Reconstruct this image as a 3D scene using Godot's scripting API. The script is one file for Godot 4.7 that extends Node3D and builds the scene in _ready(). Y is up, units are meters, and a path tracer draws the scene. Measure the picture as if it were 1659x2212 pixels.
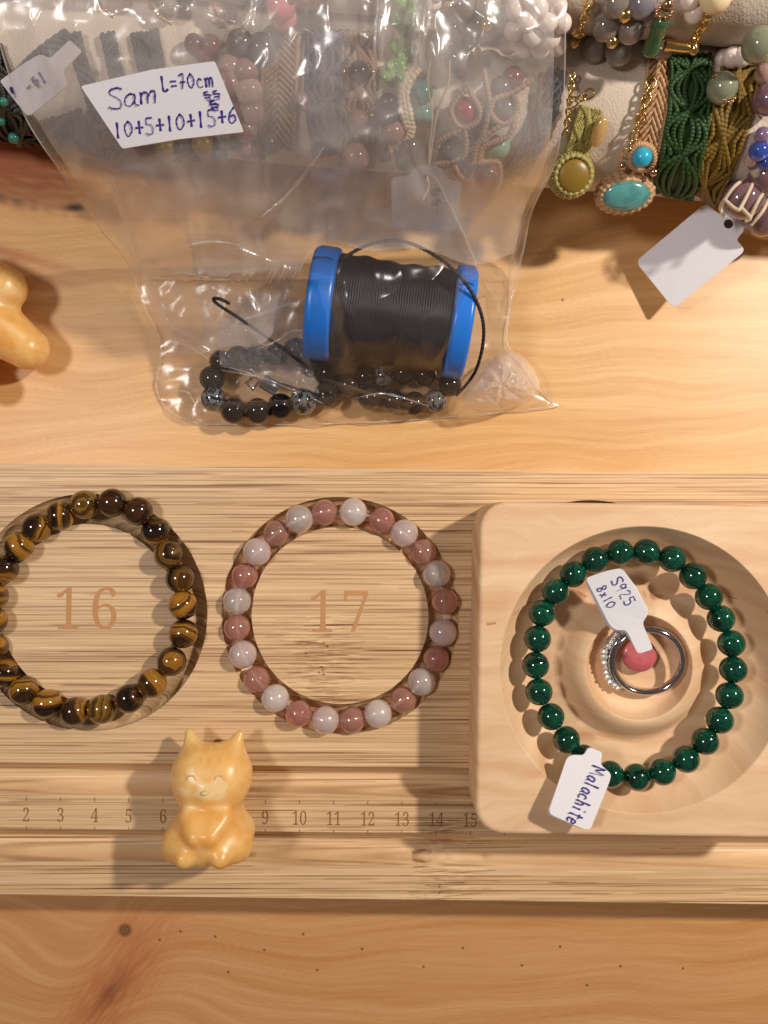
extends Node3D
# A jeweller's work table seen from straight above. Units are metres, y is up, x to the right, z towards the viewer.

const F := 1736.0        # focal length of the lens in plan units
const EYE := 0.256       # lens height above the table
const BT := 0.020        # top of the bead board
const TT := 0.038        # top of the tray
const SKEW := 0.09        # the stand is turned a little: its right end is nearer
const LOW := Vector3(0.024, -0.1218, 0.022)     # lower roll: height, depth, radius
const HIGH := Vector3(0.055, -0.1419, 0.0155)    # upper roll

var rng := RandomNumberGenerator.new()
var used := {}
var spheres := {}
var M := {}


# ------------------------------------------------------------------ geometry
class Geo:
	var v := PackedVector3Array()
	var n := PackedVector3Array()
	var uv := PackedVector2Array()
	var ix := PackedInt32Array()

	func tri_range(first: int, from: int, hint: Vector3) -> void:
		var c := Vector3.ZERO
		for i in range(first, v.size()):
			c += v[i]
		c /= maxf(1.0, v.size() - first)
		var total := 0.0
		for k in range(from, ix.size(), 3):
			var a := v[ix[k]]
			var fn := (v[ix[k + 2]] - a).cross(v[ix[k + 1]] - a)
			total += fn.dot(hint) if hint != Vector3.ZERO else fn.dot(a - c)
		if total < 0.0:
			for k in range(from, ix.size(), 3):
				var t := ix[k + 1]
				ix[k + 1] = ix[k + 2]
				ix[k + 2] = t
		for k in range(from, ix.size(), 3):
			var a := v[ix[k]]
			var fn := (v[ix[k + 2]] - a).cross(v[ix[k + 1]] - a)
			n[ix[k]] += fn
			n[ix[k + 1]] += fn
			n[ix[k + 2]] += fn

	func band(rows: Array, closed := false, hint := Vector3.ZERO) -> void:
		var first := v.size()
		var from := ix.size()
		var m: int = rows[0].size()
		for r in rows:
			v.append_array(r)
		n.resize(v.size())
		for i in rows.size() - 1:
			for j in (m if closed else m - 1):
				var a := first + i * m + j
				var b := first + i * m + (j + 1) % m
				ix.append_array([a, b, a + m, b, b + m, a + m])
		tri_range(first, from, hint)

	func fan(ring: PackedVector3Array, hint: Vector3) -> void:
		var first := v.size()
		var from := ix.size()
		var c := Vector3.ZERO
		for p in ring:
			c += p
		v.append_array(ring)
		v.append(c / ring.size())
		n.resize(v.size())
		for j in ring.size():
			ix.append_array([first + j, first + (j + 1) % ring.size(), first + ring.size()])
		tri_range(first, from, hint)

	func tube(path: PackedVector3Array, radius, sides := 6, closed := false, flat := 1.0, caps := true) -> void:
		var rows := []
		var count := path.size()
		var side := Vector3.ZERO
		for i in count:
			var a := path[(i - 1 + count) % count] if closed else path[maxi(i - 1, 0)]
			var b := path[(i + 1) % count] if closed else path[mini(i + 1, count - 1)]
			var d := (b - a).normalized()
			if d.length() < 0.5:
				d = Vector3.RIGHT
			if side == Vector3.ZERO:
				side = d.cross(Vector3.UP if absf(d.y) < 0.9 else Vector3.RIGHT)
			side = (side - d * side.dot(d)).normalized()
			var up := side.cross(d).normalized()
			var r: float = radius[i] if radius is Array or radius is PackedFloat32Array else radius
			var row := PackedVector3Array()
			for j in sides:
				var t := TAU * j / sides
				row.append(path[i] + side * cos(t) * r + up * sin(t) * r * flat)
			rows.append(row)
		if closed:
			rows.append(rows[0])
		var first := v.size()
		band(rows, true)
		if caps and not closed:
			fan(rows[0], path[0] - path[1])
			fan(rows[-1], path[-1] - path[-2])

	func slab(top: PackedVector3Array, outline: PackedVector2Array, thick: Vector3) -> void:
		var tris := Geometry2D.triangulate_polygon(outline)
		var low := PackedVector3Array()
		for p in top:
			low.append(p - thick)
		for s in 2:
			var first := v.size()
			var from := ix.size()
			v.append_array(top if s == 0 else low)
			n.resize(v.size())
			for t in tris:
				ix.append(first + t)
			tri_range(first, from, thick if s == 0 else -thick)
		band([top, low], true)

	func ball(c: Vector3, r: Vector3, sides := 10, rings := 6) -> void:
		var rows := []
		for i in rings + 1:
			var a := PI * i / rings
			var row := PackedVector3Array()
			for j in sides:
				var t := TAU * j / sides
				row.append(c + Vector3(sin(a) * cos(t) * r.x, cos(a) * r.y, sin(a) * sin(t) * r.z))
			rows.append(row)
		band(rows, true)

	func facet() -> void:
		# every triangle gets corners of its own, so that it is flat
		var v2 := PackedVector3Array()
		var n2 := PackedVector3Array()
		for k in range(0, ix.size(), 3):
			var a := v[ix[k]]
			var b := v[ix[k + 1]]
			var c := v[ix[k + 2]]
			var fn := (c - a).cross(b - a)
			v2.append_array([a, b, c])
			n2.append_array([fn, fn, fn])
		v = v2
		n = n2
		ix = PackedInt32Array(range(v.size()))

	func mesh(shift := Vector3.ZERO) -> ArrayMesh:
		for i in v.size():
			n[i] = n[i].normalized() if n[i].length_squared() > 0.0 else Vector3.UP
			v[i] -= shift
		if uv.size() != v.size():
			uv.resize(v.size())
		var a := []
		a.resize(Mesh.ARRAY_MAX)
		a[Mesh.ARRAY_VERTEX] = v
		a[Mesh.ARRAY_NORMAL] = n
		a[Mesh.ARRAY_TEX_UV] = uv
		a[Mesh.ARRAY_INDEX] = ix
		var m := ArrayMesh.new()
		m.add_surface_from_arrays(Mesh.PRIMITIVE_TRIANGLES, a)
		return m

	func planar(x0: float, z0: float, w: float, d: float, top: float) -> void:
		uv.resize(v.size())
		for i in v.size():
			uv[i] = Vector2((v[i].x - x0) / w, (v[i].z - z0 + (top - v[i].y) * 0.6) / d)


# ------------------------------------------------------------------ helpers
func at(px: float, py: float, h: float) -> Vector3:
	return Vector3((px - 829.5) / F * (EYE - h), h, (py - 1106.0) / F * (EYE - h))


func numbered(called: String) -> String:
	var k: int = used.get(called, -1) + 1
	used[called] = k
	return called if k == 0 else "%s_%03d" % [called, k]


func tag(o: Node, label: String, category: String, group := "", kind := "") -> void:
	o.set_meta("label", label)
	if category:
		o.set_meta("category", category)
	if group:
		o.set_meta("group", group)
	if kind:
		o.set_meta("kind", kind)


func thing(called: String, label: String, category: String, p: Vector3, group := "") -> Node3D:
	var o := Node3D.new()
	o.name = numbered(called)
	o.position = p
	add_child(o, true)
	tag(o, label, category, group)
	return o


func origin_of(o: Node) -> Vector3:
	var p := Vector3.ZERO
	while o != self and o is Node3D:
		p += (o as Node3D).position
		o = o.get_parent()
	return p


func part(g: Geo, called: String, m: Material, parent: Node) -> MeshInstance3D:
	var o := MeshInstance3D.new()
	o.name = called
	o.mesh = g.mesh(origin_of(parent))
	o.material_override = m
	parent.add_child(o, true)
	return o


func bead(called: String, c: Vector3, r: float, m: Material, parent: Node, stretch := Vector3.ONE, turned := true) -> MeshInstance3D:
	if not spheres.has("s"):
		var s := SphereMesh.new()
		s.radius = 1.0
		s.height = 2.0
		s.radial_segments = 40
		s.rings = 20
		spheres.s = s
	var o := MeshInstance3D.new()
	o.name = called
	o.mesh = spheres.s
	o.material_override = m
	var turn := Basis.from_euler(Vector3(rng.randf() * TAU, rng.randf() * TAU, rng.randf() * TAU)) if turned else Basis.IDENTITY
	o.transform = Transform3D(Basis.from_scale(stretch * r) * turn, c - origin_of(parent))
	parent.add_child(o, true)
	return o


func mat(c: Color, rough := 0.5, metal := 0.0, specular := 0.5) -> StandardMaterial3D:
	var m := StandardMaterial3D.new()
	m.albedo_color = c
	m.roughness = rough
	m.metallic = metal
	m.metallic_specular = specular
	return m


func rgb(r: int, g: int, b: int, a := 1.0) -> Color:
	return Color(r / 255.0, g / 255.0, b / 255.0, a)


func noise(s: int, freq: float, octaves := 3, kind := FastNoiseLite.TYPE_SIMPLEX_SMOOTH) -> FastNoiseLite:
	var f := FastNoiseLite.new()
	f.seed = s
	f.noise_type = kind
	f.frequency = freq
	f.fractal_octaves = octaves
	f.fractal_type = FastNoiseLite.FRACTAL_FBM if octaves > 1 else FastNoiseLite.FRACTAL_NONE
	return f


func picture(w: int, h: int, bytes: PackedByteArray) -> ImageTexture:
	return ImageTexture.create_from_image(Image.create_from_data(w, h, false, Image.FORMAT_RGB8, bytes))


func smooth_path(p: Array, each := 8, closed := false) -> PackedVector3Array:
	var out := PackedVector3Array()
	var k := p.size()
	for i in (k if closed else k - 1):
		var a: Vector3 = p[(i - 1 + k) % k] if closed else p[maxi(i - 1, 0)]
		var b: Vector3 = p[i]
		var c: Vector3 = p[(i + 1) % k]
		var d: Vector3 = p[(i + 2) % k] if closed else p[mini(i + 2, k - 1)]
		for j in each:
			out.append(b.cubic_interpolate(c, a, d, float(j) / each))
	if not closed:
		out.append(p[-1])
	return out


func smooth2(p: Array, each := 8) -> PackedVector2Array:
	var q := []
	for a in p:
		q.append(Vector3(a.x, a.y, 0))
	var out := PackedVector2Array()
	for a in smooth_path(q, each):
		out.append(Vector2(a.x, a.y))
	return out


func rounded(p: Array, r: float, each := 5) -> PackedVector2Array:
	var out := PackedVector2Array()
	for i in p.size():
		var a: Vector2 = p[(i - 1 + p.size()) % p.size()]
		var b: Vector2 = p[i]
		var c: Vector2 = p[(i + 1) % p.size()]
		var ra := minf(r, a.distance_to(b) * 0.45)
		var rc := minf(r, c.distance_to(b) * 0.45)
		var u := b + (a - b).normalized() * ra
		var w := b + (c - b).normalized() * rc
		for k in each + 1:
			var t := float(k) / each
			out.append(u.lerp(b, t).lerp(b.lerp(w, t), t))
	return out


func on_roll(px: float, py: float, roll: Vector3, d: float) -> Array:
	# where the sight line through a plan point meets a roll that is d thicker: [point, outward direction]
	var ux := (px - 829.5) / F
	var vx := (py - 1106.0) / F - SKEW * ux
	var r := roll.z + d
	# z = vx * (EYE - y); find y on the circle round (roll.x, roll.y)
	var a := vx * vx + 1.0
	var b := -2.0 * (vx * (vx * EYE - roll.y) + roll.x)
	var c := (vx * EYE - roll.y) * (vx * EYE - roll.y) + roll.x * roll.x - r * r
	var disc := b * b - 4.0 * a * c
	var y := 0.0
	var z := 0.0
	if disc >= 0.0:
		y = (-b + sqrt(disc)) / (2.0 * a)
		z = vx * (EYE - y)
	else:
		y = -b / (2.0 * a)
		z = vx * (EYE - y)
		var q := Vector2(y - roll.x, z - roll.y).normalized()
		# further round than the sight line reaches: slide on down the far side of the roll
		var over := sqrt(-disc) / (2.0 * a) / r
		q = q.rotated(minf(over, 0.6) if vx > (roll.y / (EYE - roll.x)) else -minf(over, 0.6))
		y = roll.x + q.x * r
		z = roll.y + q.y * r
	var out := Vector3(0, y - roll.x, z - roll.y).normalized()
	return [Vector3(ux * (EYE - y), y, z + SKEW * ux * (EYE - y)), out]


# ------------------------------------------------------------------ textures
func table_texture() -> ImageTexture:
	var w := 880
	var h := 1180
	var a := PackedByteArray()
	a.resize(w * h * 3)
	var broad := noise(3, 1.0, 2)
	var fine := noise(5, 1.0, 2)
	var bend := noise(9, 0.11, 2)
	var k := 0
	for j in h:
		var z := (j + 0.5) / h * 36.0 - 18.0
		for i in w:
			var x := (i + 0.5) / w * 27.0 - 13.5
			var plank := 0 if z < -9.16 and x < -4.0 else (1 if z < 3.0 else 2)
			var zz := z + bend.get_noise_2d(x * 1.0, z * 1.6 + plank * 40.0) * (0.6 if plank == 1 else 0.45) + x * (0.02 if plank == 1 else 0.03)
			var red := 0.0
			var dark := 0.0
			if plank == 2:
				# the wood turns round a knot
				var dx := x + 8.7
				var dz := z - 15.3
				var q := (dx * 0.62 + dz * -0.78)
				var s := (dx * 0.78 + dz * 0.62)
				var near := exp(-(q * q / 6.0 + s * s / 0.8))
				zz += 1.6 * exp(-(dx * dx + dz * dz) / 6.0) * signf(s) * absf(s)
				red += near * (0.8 + 0.6 * fine.get_noise_2d(q * 1.0, s * 7.0))
				dark += exp(-(q * q / 0.5 + s * s / 0.06)) * 0.2
				var kd := Vector2(x + 8.25, z - 13.32).length()
				dark += clampf((0.25 - kd) * 4.0, 0.0, 0.36) * (0.9 + 0.2 * sin(kd * 60.0))
				red += exp(-kd * kd / 0.3) * 0.35
				zz += 0.5 * exp(-kd * kd / 1.2) * signf(z - 13.32)
			elif plank == 0:
				var dx := x + 12.3
				var dz := z + 11.5 - dx * 0.22
				red += 1.5 * exp(-(dx * dx / 13.0 + dz * dz / 1.7)) * (0.9 + 0.5 * fine.get_noise_2d(x * 0.8, dz * 4.0))
				var line := dz - 1.45 - 0.1 * sin(dx * 1.3)
				dark += exp(-line * line / 0.03) * 0.22 * clampf(1.0 - dx / 4.2, 0.0, 1.0) * (0.7 + fine.get_noise_2d(x * 1.5, 3.0))
				dark += exp(-(pow(x + 9.85, 2) / 0.08 + pow(z + 9.7, 2) / 0.012)) * 0.7
			else:
				var dz := z + 8.55 - (x + 13.0) * 0.28
				var edge := exp(-dz * dz / 0.03) + 0.7 * exp(-pow(dz - 0.45, 2) / 0.02)
				red += edge * 0.6 * clampf((-9.0 - x) / 2.5, 0.0, 1.0)
			var g := broad.get_noise_2d(x * 0.05, zz * 1.3 + plank * 17.0) * 0.5 + broad.get_noise_2d(x * 0.12 + 50.0, zz * 4.2) * 0.32
			g += fine.get_noise_2d(x * 0.4, zz * 11.0) * 0.2 + fine.get_noise_2d(x * 0.3 + 70.0, (z + (zz - z) * 0.5) * 27.0) * 0.3 + fine.get_noise_2d(x * 6.0, z * 9.0) * 0.09
			var r0 := 226.0
			var g0 := 178.0
			var b0 := 118.0
			if plank == 2:
				r0 = 208.0
				g0 = 154.0
				b0 = 100.0
			var t := g * 0.95 - 0.03
			r0 += t * 20.0
			g0 += t * 27.0
			b0 += t * 30.0
			red = clampf(red, 0.0, 1.0)
			r0 = lerpf(r0, 188.0, red)
			g0 = lerpf(g0, 112.0, red)
			b0 = lerpf(b0, 70.0, red)
			var e := 1.0 - clampf(dark, 0.0, 0.85)
			a[k] = int(clampf(r0 * e, 0, 255))
			a[k + 1] = int(clampf(g0 * e, 0, 255))
			a[k + 2] = int(clampf(b0 * e, 0, 255))
			k += 3
	# pin holes and specks
	var specks := [Vector2(465, 2023), Vector2(571, 2052), Vector2(655, 2018), Vector2(782, 2050), Vector2(915, 2088), Vector2(1000, 2048), Vector2(1127, 2085), Vector2(1210, 2045), Vector2(1340, 2087), Vector2(685, 2095), Vector2(493, 2100), Vector2(390, 2012), Vector2(345, 2030), Vector2(1268, 2128), Vector2(1475, 2092), Vector2(1215, 648)]
	for s in specks:
		var c := at(s.x, s.y, 0.0) * 100.0
		var ci := (c.x + 13.5) / 27.0 * w
		var cj := (c.z + 18.0) / 36.0 * h
		for dj in range(-4, 5):
			for di in range(-4, 5):
				var d := Vector2(ci, cj).distance_to(Vector2(int(ci) + di + 0.5, int(cj) + dj + 0.5))
				var e := 1.0 - 0.5 * clampf(1.7 - d, 0.0, 1.0)
				k = ((int(cj) + dj) * w + int(ci) + di) * 3
				if k >= 0 and k + 2 < a.size():
					for ch in 3:
						a[k + ch] = int(a[k + ch] * e)
	return picture(w, h, a)


func bamboo_texture() -> ImageTexture:
	var w := 1500
	var h := 725
	var t := PackedFloat32Array()
	t.resize(w * h)
	var nz := noise(21, 1.0, 2)
	var strip := noise(22, 0.5, 1)
	var k := 0
	for j in h:
		var base := strip.get_noise_2d(0.0, j * 0.035) * 0.06
		for i in w:
			t[k] = base + nz.get_noise_2d(i * 0.004, j * 0.42) * 0.14 + nz.get_noise_2d(i * 0.0011 + 90.0, j * 0.07) * 0.05
			k += 1
	var nodes := [Vector3(655, 322, 1.0), Vector3(838, 622, 1.0), Vector3(1180, 118, 0.4)]   # x, y of a bamboo node
	for s in 5200:
		var i0 := rng.randi_range(-200, w)
		var j0 := rng.randf() * h
		var ln := int(rng.randf_range(40.0, 420.0) * (0.4 + rng.randf() * 1.6))
		var deep := rng.randf_range(0.1, 0.72) * (0.35 if rng.randf() < 0.55 else 1.0)
		var wide := rng.randf_range(0.5, 1.1)
		var slope := rng.randf_range(-0.003, 0.003)
		if s > 4480:
			var c: Vector3 = nodes[s % 2]
			i0 = int(c.x + rng.randfn(0.0, 26.0)) - 20
			j0 = c.y + rng.randf_range(-70.0, 70.0)
			ln = int(rng.randf_range(15.0, 70.0))
			deep = rng.randf_range(0.2, 0.5)
			slope = rng.randf_range(-0.08, 0.08)
			if rng.randf() < 0.4:
				deep *= -0.7
		elif rng.randf() < 0.06:
			deep *= -0.6
		for d in ln:
			var i := i0 + d
			if i < 0 or i >= w:
				continue
			var q := float(d) / ln
			var f := deep * minf(1.0, minf(q, 1.0 - q) * 7.0)
			var jc := j0 + slope * d
			for dj in range(-2, 3):
				var j := int(jc) + dj
				if j >= 0 and j < h:
					t[j * w + i] -= f * clampf(wide - absf(j + 0.5 - jc), 0.0, 1.0)
	for s in 16:
		var c: Vector3 = nodes[s % 2]
		var ci := int(c.x + rng.randfn(0.0, 9.0))
		var cj := int(c.y + rng.randf_range(-60.0, 60.0))
		for dj in range(-2, 3):
			for di in range(-3, 4):
				var j := clampi(cj + dj, 0, h - 1)
				t[j * w + clampi(ci + di, 0, w - 1)] -= 0.8 * clampf(1.6 - Vector2(di * 0.7, dj).length(), 0.0, 1.0)
	var a := PackedByteArray()
	a.resize(w * h * 3)
	for i in w * h:
		var q := clampf(0.95 + t[i], 0.0, 1.12)
		a[i * 3] = int(clampf(118.0 + 116.0 * q, 0, 255))
		a[i * 3 + 1] = int(clampf(76.0 + 122.0 * q, 0, 255))
		a[i * 3 + 2] = int(clampf(42.0 + 110.0 * q, 0, 255))
	return picture(w, h, a)


func tray_texture() -> ImageTexture:
	var w := 560
	var a := PackedByteArray()
	a.resize(w * w * 3)
	var nz := noise(31, 1.0, 2)
	var bend := noise(32, 0.006, 2)
	var k := 0
	for j in w:
		for i in w:
			var y := j + bend.get_noise_2d(i, j * 2.0) * 16.0
			var g := nz.get_noise_2d(i * 0.0025, y * 0.02) * 0.6 + nz.get_noise_2d(i * 0.006 + 40.0, y * 0.09) * 0.2 + nz.get_noise_2d(i * 0.02, y * 0.55) * 0.22
			var band := exp(-pow((y - 178.0 - i * 0.02) / 14.0, 2)) * 0.55 + exp(-pow((y - 300.0 + i * 0.03) / 40.0, 2)) * 0.2 + exp(-pow((y - 92.0) / 18.0, 2)) * 0.32 + exp(-pow((y - 440.0) / 13.0, 2)) * 0.3
			band *= 0.6 + 0.8 * nz.get_noise_2d(i * 0.008, 7.0)
			if absf(y - 196.0) < 1.4 and nz.get_noise_2d(i * 0.03, 1.0) > 0.05:
				band += 0.8
			a[k] = int(clampf(233.0 + g * 20.0 - band * 34.0, 0, 255))
			a[k + 1] = int(clampf(195.0 + g * 30.0 - band * 60.0, 0, 255))
			a[k + 2] = int(clampf(154.0 + g * 34.0 - band * 62.0, 0, 255))
			k += 3
	return picture(w, w, a)


func stone_texture(s: int, tones: Array, rate: float, warp: float, fleck := 0.0) -> ImageTexture:
	# bands round the sphere, warped; tones from dark to light
	var w := 128
	var h := 96
	var nz := noise(s, 1.0, 3)
	var a := PackedByteArray()
	a.resize(w * h * 3)
	var k := 0
	for j in h:
		for i in w:
			var t := TAU * i / w
			var lat := PI * j / h
			var p := Vector3(cos(t) * sin(lat), cos(lat), sin(t) * sin(lat))
			var q := p.y + warp * nz.get_noise_3dv(p * 0.8)
			var g := nz.get_noise_2d(q * rate, s * 3.1) * 0.95 + 0.5 + nz.get_noise_2d(q * rate * 4.0, s + 8.0) * 0.16
			if fleck > 0.0:
				g = clampf((nz.get_noise_3dv(p * 1.9) + nz.get_noise_3dv(p * 5.0) * 0.35 + fleck - 0.5) * 9.0, 0.0, 1.0) * (0.85 + nz.get_noise_3dv(p * 9.0) * 0.4)
			g = clampf(g, 0.0, 0.999) * (tones.size() - 1)
			var c: Color = tones[int(g)]
			c = c.lerp(tones[int(g) + 1], g - int(g))
			a[k] = int(c.r * 255.0)
			a[k + 1] = int(c.g * 255.0)
			a[k + 2] = int(c.b * 255.0)
			k += 3
	return picture(w, h, a)


func stone(t: Texture2D, rough := 0.12) -> StandardMaterial3D:
	var m := mat(Color.WHITE, rough)
	m.albedo_texture = t
	m.clearcoat_enabled = true
	m.clearcoat = 0.6
	m.clearcoat_roughness = 0.03
	return m


func clear_stone(c: Color, solid: float) -> StandardMaterial3D:
	var m := mat(Color(c.r, c.g, c.b, solid), 0.06)
	m.transparency = BaseMaterial3D.TRANSPARENCY_ALPHA
	m.refraction_enabled = true
	m.refraction_scale = 0.052
	m.clearcoat_enabled = true
	m.clearcoat = 1.0
	m.clearcoat_roughness = 0.04
	return m


func film(haze: float, tint := Color(0.95, 0.92, 0.91), rough := 0.2) -> StandardMaterial3D:
	var m := mat(Color(tint.r, tint.g, tint.b, haze), rough)
	m.transparency = BaseMaterial3D.TRANSPARENCY_ALPHA
	m.cull_mode = BaseMaterial3D.CULL_DISABLED
	return m


func make_materials() -> void:
	M.table = mat(Color.WHITE, 0.42)
	M.table.albedo_texture = table_texture()
	M.bamboo = mat(Color.WHITE, 0.5)
	M.bamboo.albedo_texture = bamboo_texture()
	M.tray = mat(Color.WHITE, 0.6)
	M.tray.albedo_texture = tray_texture()
	M.burnt = mat(rgb(200, 146, 98), 0.8)
	M.tick = mat(rgb(146, 100, 62), 0.8)
	M.paper = mat(rgb(236, 233, 238), 0.45)
	M.paper_dim = mat(rgb(226, 222, 222), 0.6)
	M.ink = mat(rgb(66, 46, 150), 0.5)
	M.ink_grey = mat(rgb(128, 124, 130), 0.6)
	M.cream = mat(rgb(214, 198, 180), 0.9)
	M.cream.rim_enabled = true
	M.cream.rim = 0.4
	var weave := noise(77, 0.12, 3)
	var nt := NoiseTexture2D.new()
	nt.noise = weave
	nt.width = 256
	nt.height = 256
	nt.seamless = true
	nt.as_normal_map = true
	M.cream.normal_enabled = true
	M.cream.normal_texture = nt
	M.cream.normal_scale = 0.2
	M.cream.uv1_triplanar = true
	M.cream.uv1_scale = Vector3(40, 40, 40)
	M.gold = mat(rgb(236, 202, 132), 0.16, 1.0)
	M.rose_gold = mat(rgb(214, 172, 140), 0.18, 1.0)
	M.silver = mat(rgb(205, 203, 205), 0.1, 1.0)
	M.crystal = clear_stone(rgb(250, 250, 252), 0.04)
	M.spark = mat(rgb(238, 236, 232), 0.14, 0.6)
	M.blue = mat(rgb(40, 122, 222), 0.3)
	M.black_thread = mat(rgb(25, 24, 27), 0.46)
	M.cord_dark = mat(rgb(38, 32, 32), 0.6)
	M.elastic = film(0.4)
	M.tiger = []
	var tones := [rgb(24, 13, 5), rgb(50, 29, 9), rgb(92, 57, 15), rgb(176, 122, 38), rgb(104, 70, 18)]
	for s in 7:
		M.tiger.append(stone(stone_texture(40 + s, tones, 0.8 + 0.3 * (s % 3), 0.16)))
	M.tiger_olive = stone(stone_texture(61, [rgb(40, 24, 8), rgb(92, 62, 18), rgb(140, 104, 36), rgb(66, 42, 12)], 2.0, 0.2))
	M.tiger_dark = stone(stone_texture(62, [rgb(16, 10, 5), rgb(30, 18, 8), rgb(70, 40, 12), rgb(40, 26, 10)], 1.5, 0.3))
	M.malachite = []
	for s in 6:
		M.malachite.append(stone(stone_texture(80 + s, [rgb(1, 28, 20), rgb(3, 54, 38), rgb(5, 78, 54), rgb(2, 44, 32), rgb(12, 98, 70)], 1.6 + 0.5 * (s % 3), 0.4), 0.1))
	M.milk = []
	for s in 3:
		M.milk.append(clear_stone([rgb(255, 240, 232), rgb(255, 234, 228), rgb(255, 244, 236)][s], [0.48, 0.40, 0.30][s]))
	M.straw = []
	for s in 3:
		M.straw.append(clear_stone([rgb(228, 166, 148), rgb(220, 152, 136), rgb(236, 180, 160)][s], [0.36, 0.40, 0.28][s]))
	M.obsidian = mat(rgb(18, 17, 20), 0.06)
	M.obsidian_brown = mat(rgb(52, 44, 40), 0.08)
	M.snow = stone(stone_texture(90, [rgb(34, 34, 38), rgb(96, 97, 102), rgb(122, 123, 128)], 1.0, 0.5, 0.6))
	M.pearl = mat(rgb(240, 222, 212), 0.2)
	M.pearl.clearcoat_enabled = true
	M.pearl.clearcoat = 0.5
	M.pearl_cream = mat(rgb(246, 224, 178), 0.2)
	M.moon = clear_stone(rgb(172, 160, 148), 0.5)
	M.lilac = clear_stone(rgb(168, 160, 172), 0.5)
	M.rose = clear_stone(rgb(212, 178, 166), 0.7)
	M.jade = clear_stone(rgb(70, 108, 66), 0.75)
	M.pale_jade = clear_stone(rgb(152, 158, 130), 0.75)
	M.peridot = clear_stone(rgb(140, 196, 92), 0.6)
	M.pink = clear_stone(rgb(232, 132, 140), 0.75)
	M.red = mat(rgb(150, 44, 52), 0.12)
	M.maroon = mat(rgb(112, 56, 58), 0.12)
	M.smoke = mat(rgb(76, 68, 72), 0.12)
	M.teal = mat(rgb(58, 122, 106), 0.12)
	M.aventurine = mat(rgb(120, 164, 142), 0.12)
	M.brown_rose = mat(rgb(150, 108, 102), 0.16)
	M.turquoise = mat(rgb(52, 172, 208), 0.2)
	M.turquoise_cab = stone(stone_texture(95, [rgb(70, 128, 128), rgb(88, 156, 154), rgb(98, 164, 162)], 1.2, 0.9), 0.2)
	M.olive_cab = mat(rgb(142, 112, 40), 0.35)
	M.amber_drop = clear_stone(rgb(240, 200, 130), 0.6)
	M.amethyst = clear_stone(rgb(140, 104, 112), 0.72)
	M.purple = clear_stone(rgb(160, 136, 170), 0.55)
	M.blue_crystal = clear_stone(rgb(70, 100, 200), 0.5)
	M.cabochon = stone(stone_texture(97, [rgb(186, 84, 90), rgb(200, 98, 102), rgb(212, 116, 118)], 0.8, 0.6), 0.45)
	M.calcite = mat(rgb(242, 182, 92), 0.32)
	M.calcite.albedo_texture = stone_texture(98, [rgb(232, 166, 84), rgb(240, 184, 106), rgb(246, 200, 130), rgb(253, 236, 202)], 0.8, 1.0)
	M.calcite.albedo_color = Color.WHITE
	M.calcite.uv1_triplanar = true
	M.calcite.uv1_scale = Vector3(38, 38, 38)
	M.calcite.subsurf_scatter_enabled = true
	M.calcite.subsurf_scatter_strength = 0.25
	for c in [["green_thread", 30, 66, 16], ["olive_thread", 118, 90, 18], ["beige_thread", 196, 154, 112], ["lime_thread", 172, 160, 92], ["slate_thread", 62, 66, 72], ["moss_thread", 54, 50, 38], ["plum_thread", 78, 74, 92], ["tan_thread", 150, 118, 90], ["cream_thread", 206, 188, 160], ["brown_thread", 96, 66, 48]]:
		M[c[0]] = mat(rgb(c[1], c[2], c[3]), 0.55)
		M[c[0]].rim_enabled = true
		M[c[0]].rim = 0.3
	M.bag = film(0.022)
	M.bag_fold = film(0.24)
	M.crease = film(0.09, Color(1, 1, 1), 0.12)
	M.bag_corner = film(0.26)
	M.seam = film(0.3)
	M.inner_bag = film(0.07, Color(0.97, 0.97, 0.98), 0.08)


# ------------------------------------------------------------------ writing by hand
const GLYPH := {
	"S": "9,9 6,10 2,9 2,7 5,5 8,3 7,0 3,0 1,1", "a": "7,5 4,6 1,4 1,1 4,0 7,3 7,6 7,1 9,0", "m": "1,0 1,6|1,4 3,6 5,5 5,0|5,4 7,6 9,5 9,0", "L": "2,10 2,0 8,1", "=": "1,3 8,3|1,6 8,6",
	"7": "1,9 7,10 4,0|2,5 8,5", "0": "5,10 1,7 1,3 4,0 8,3 8,7 5,10", "c": "7,5 4,6 1,4 2,1 5,0 8,1", "1": "4,10 4,0", "5": "8,10 2,10 2,6 6,6 8,3 6,0 1,1", "+": "5,9 5,1|1,5 9,5", "6": "7,10 2,6 1,2 4,0 8,2 7,5 3,5 1,3",
	"M": "0,0 1,10 4,3 7,10 9,0", "l": "3,11 3,0", "h": "2,11 2,0|2,4 5,6 7,4 7,0", "i": "4,6 4,0|4,9 4,10", "t": "4,10 4,0 6,0|1,7 8,7", "e": "1,3 7,4 6,6 3,6 1,3 2,0 7,1",
	"9": "7,8 4,10 2,8 3,5 7,7 7,9 6,0", "2": "1,8 4,10 7,8 2,1 8,0", "8": "7,9 3,10 2,7 7,3 4,0 1,2 7,7 7,9", "x": "2,6 7,0|7,6 2,0", "-": "2,4 7,5", "~": "1,8 6,9|4,9 2,5 7,6 7,0 4,1|2,3 7,3|1,6 9,5", " ": "",
}


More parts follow.
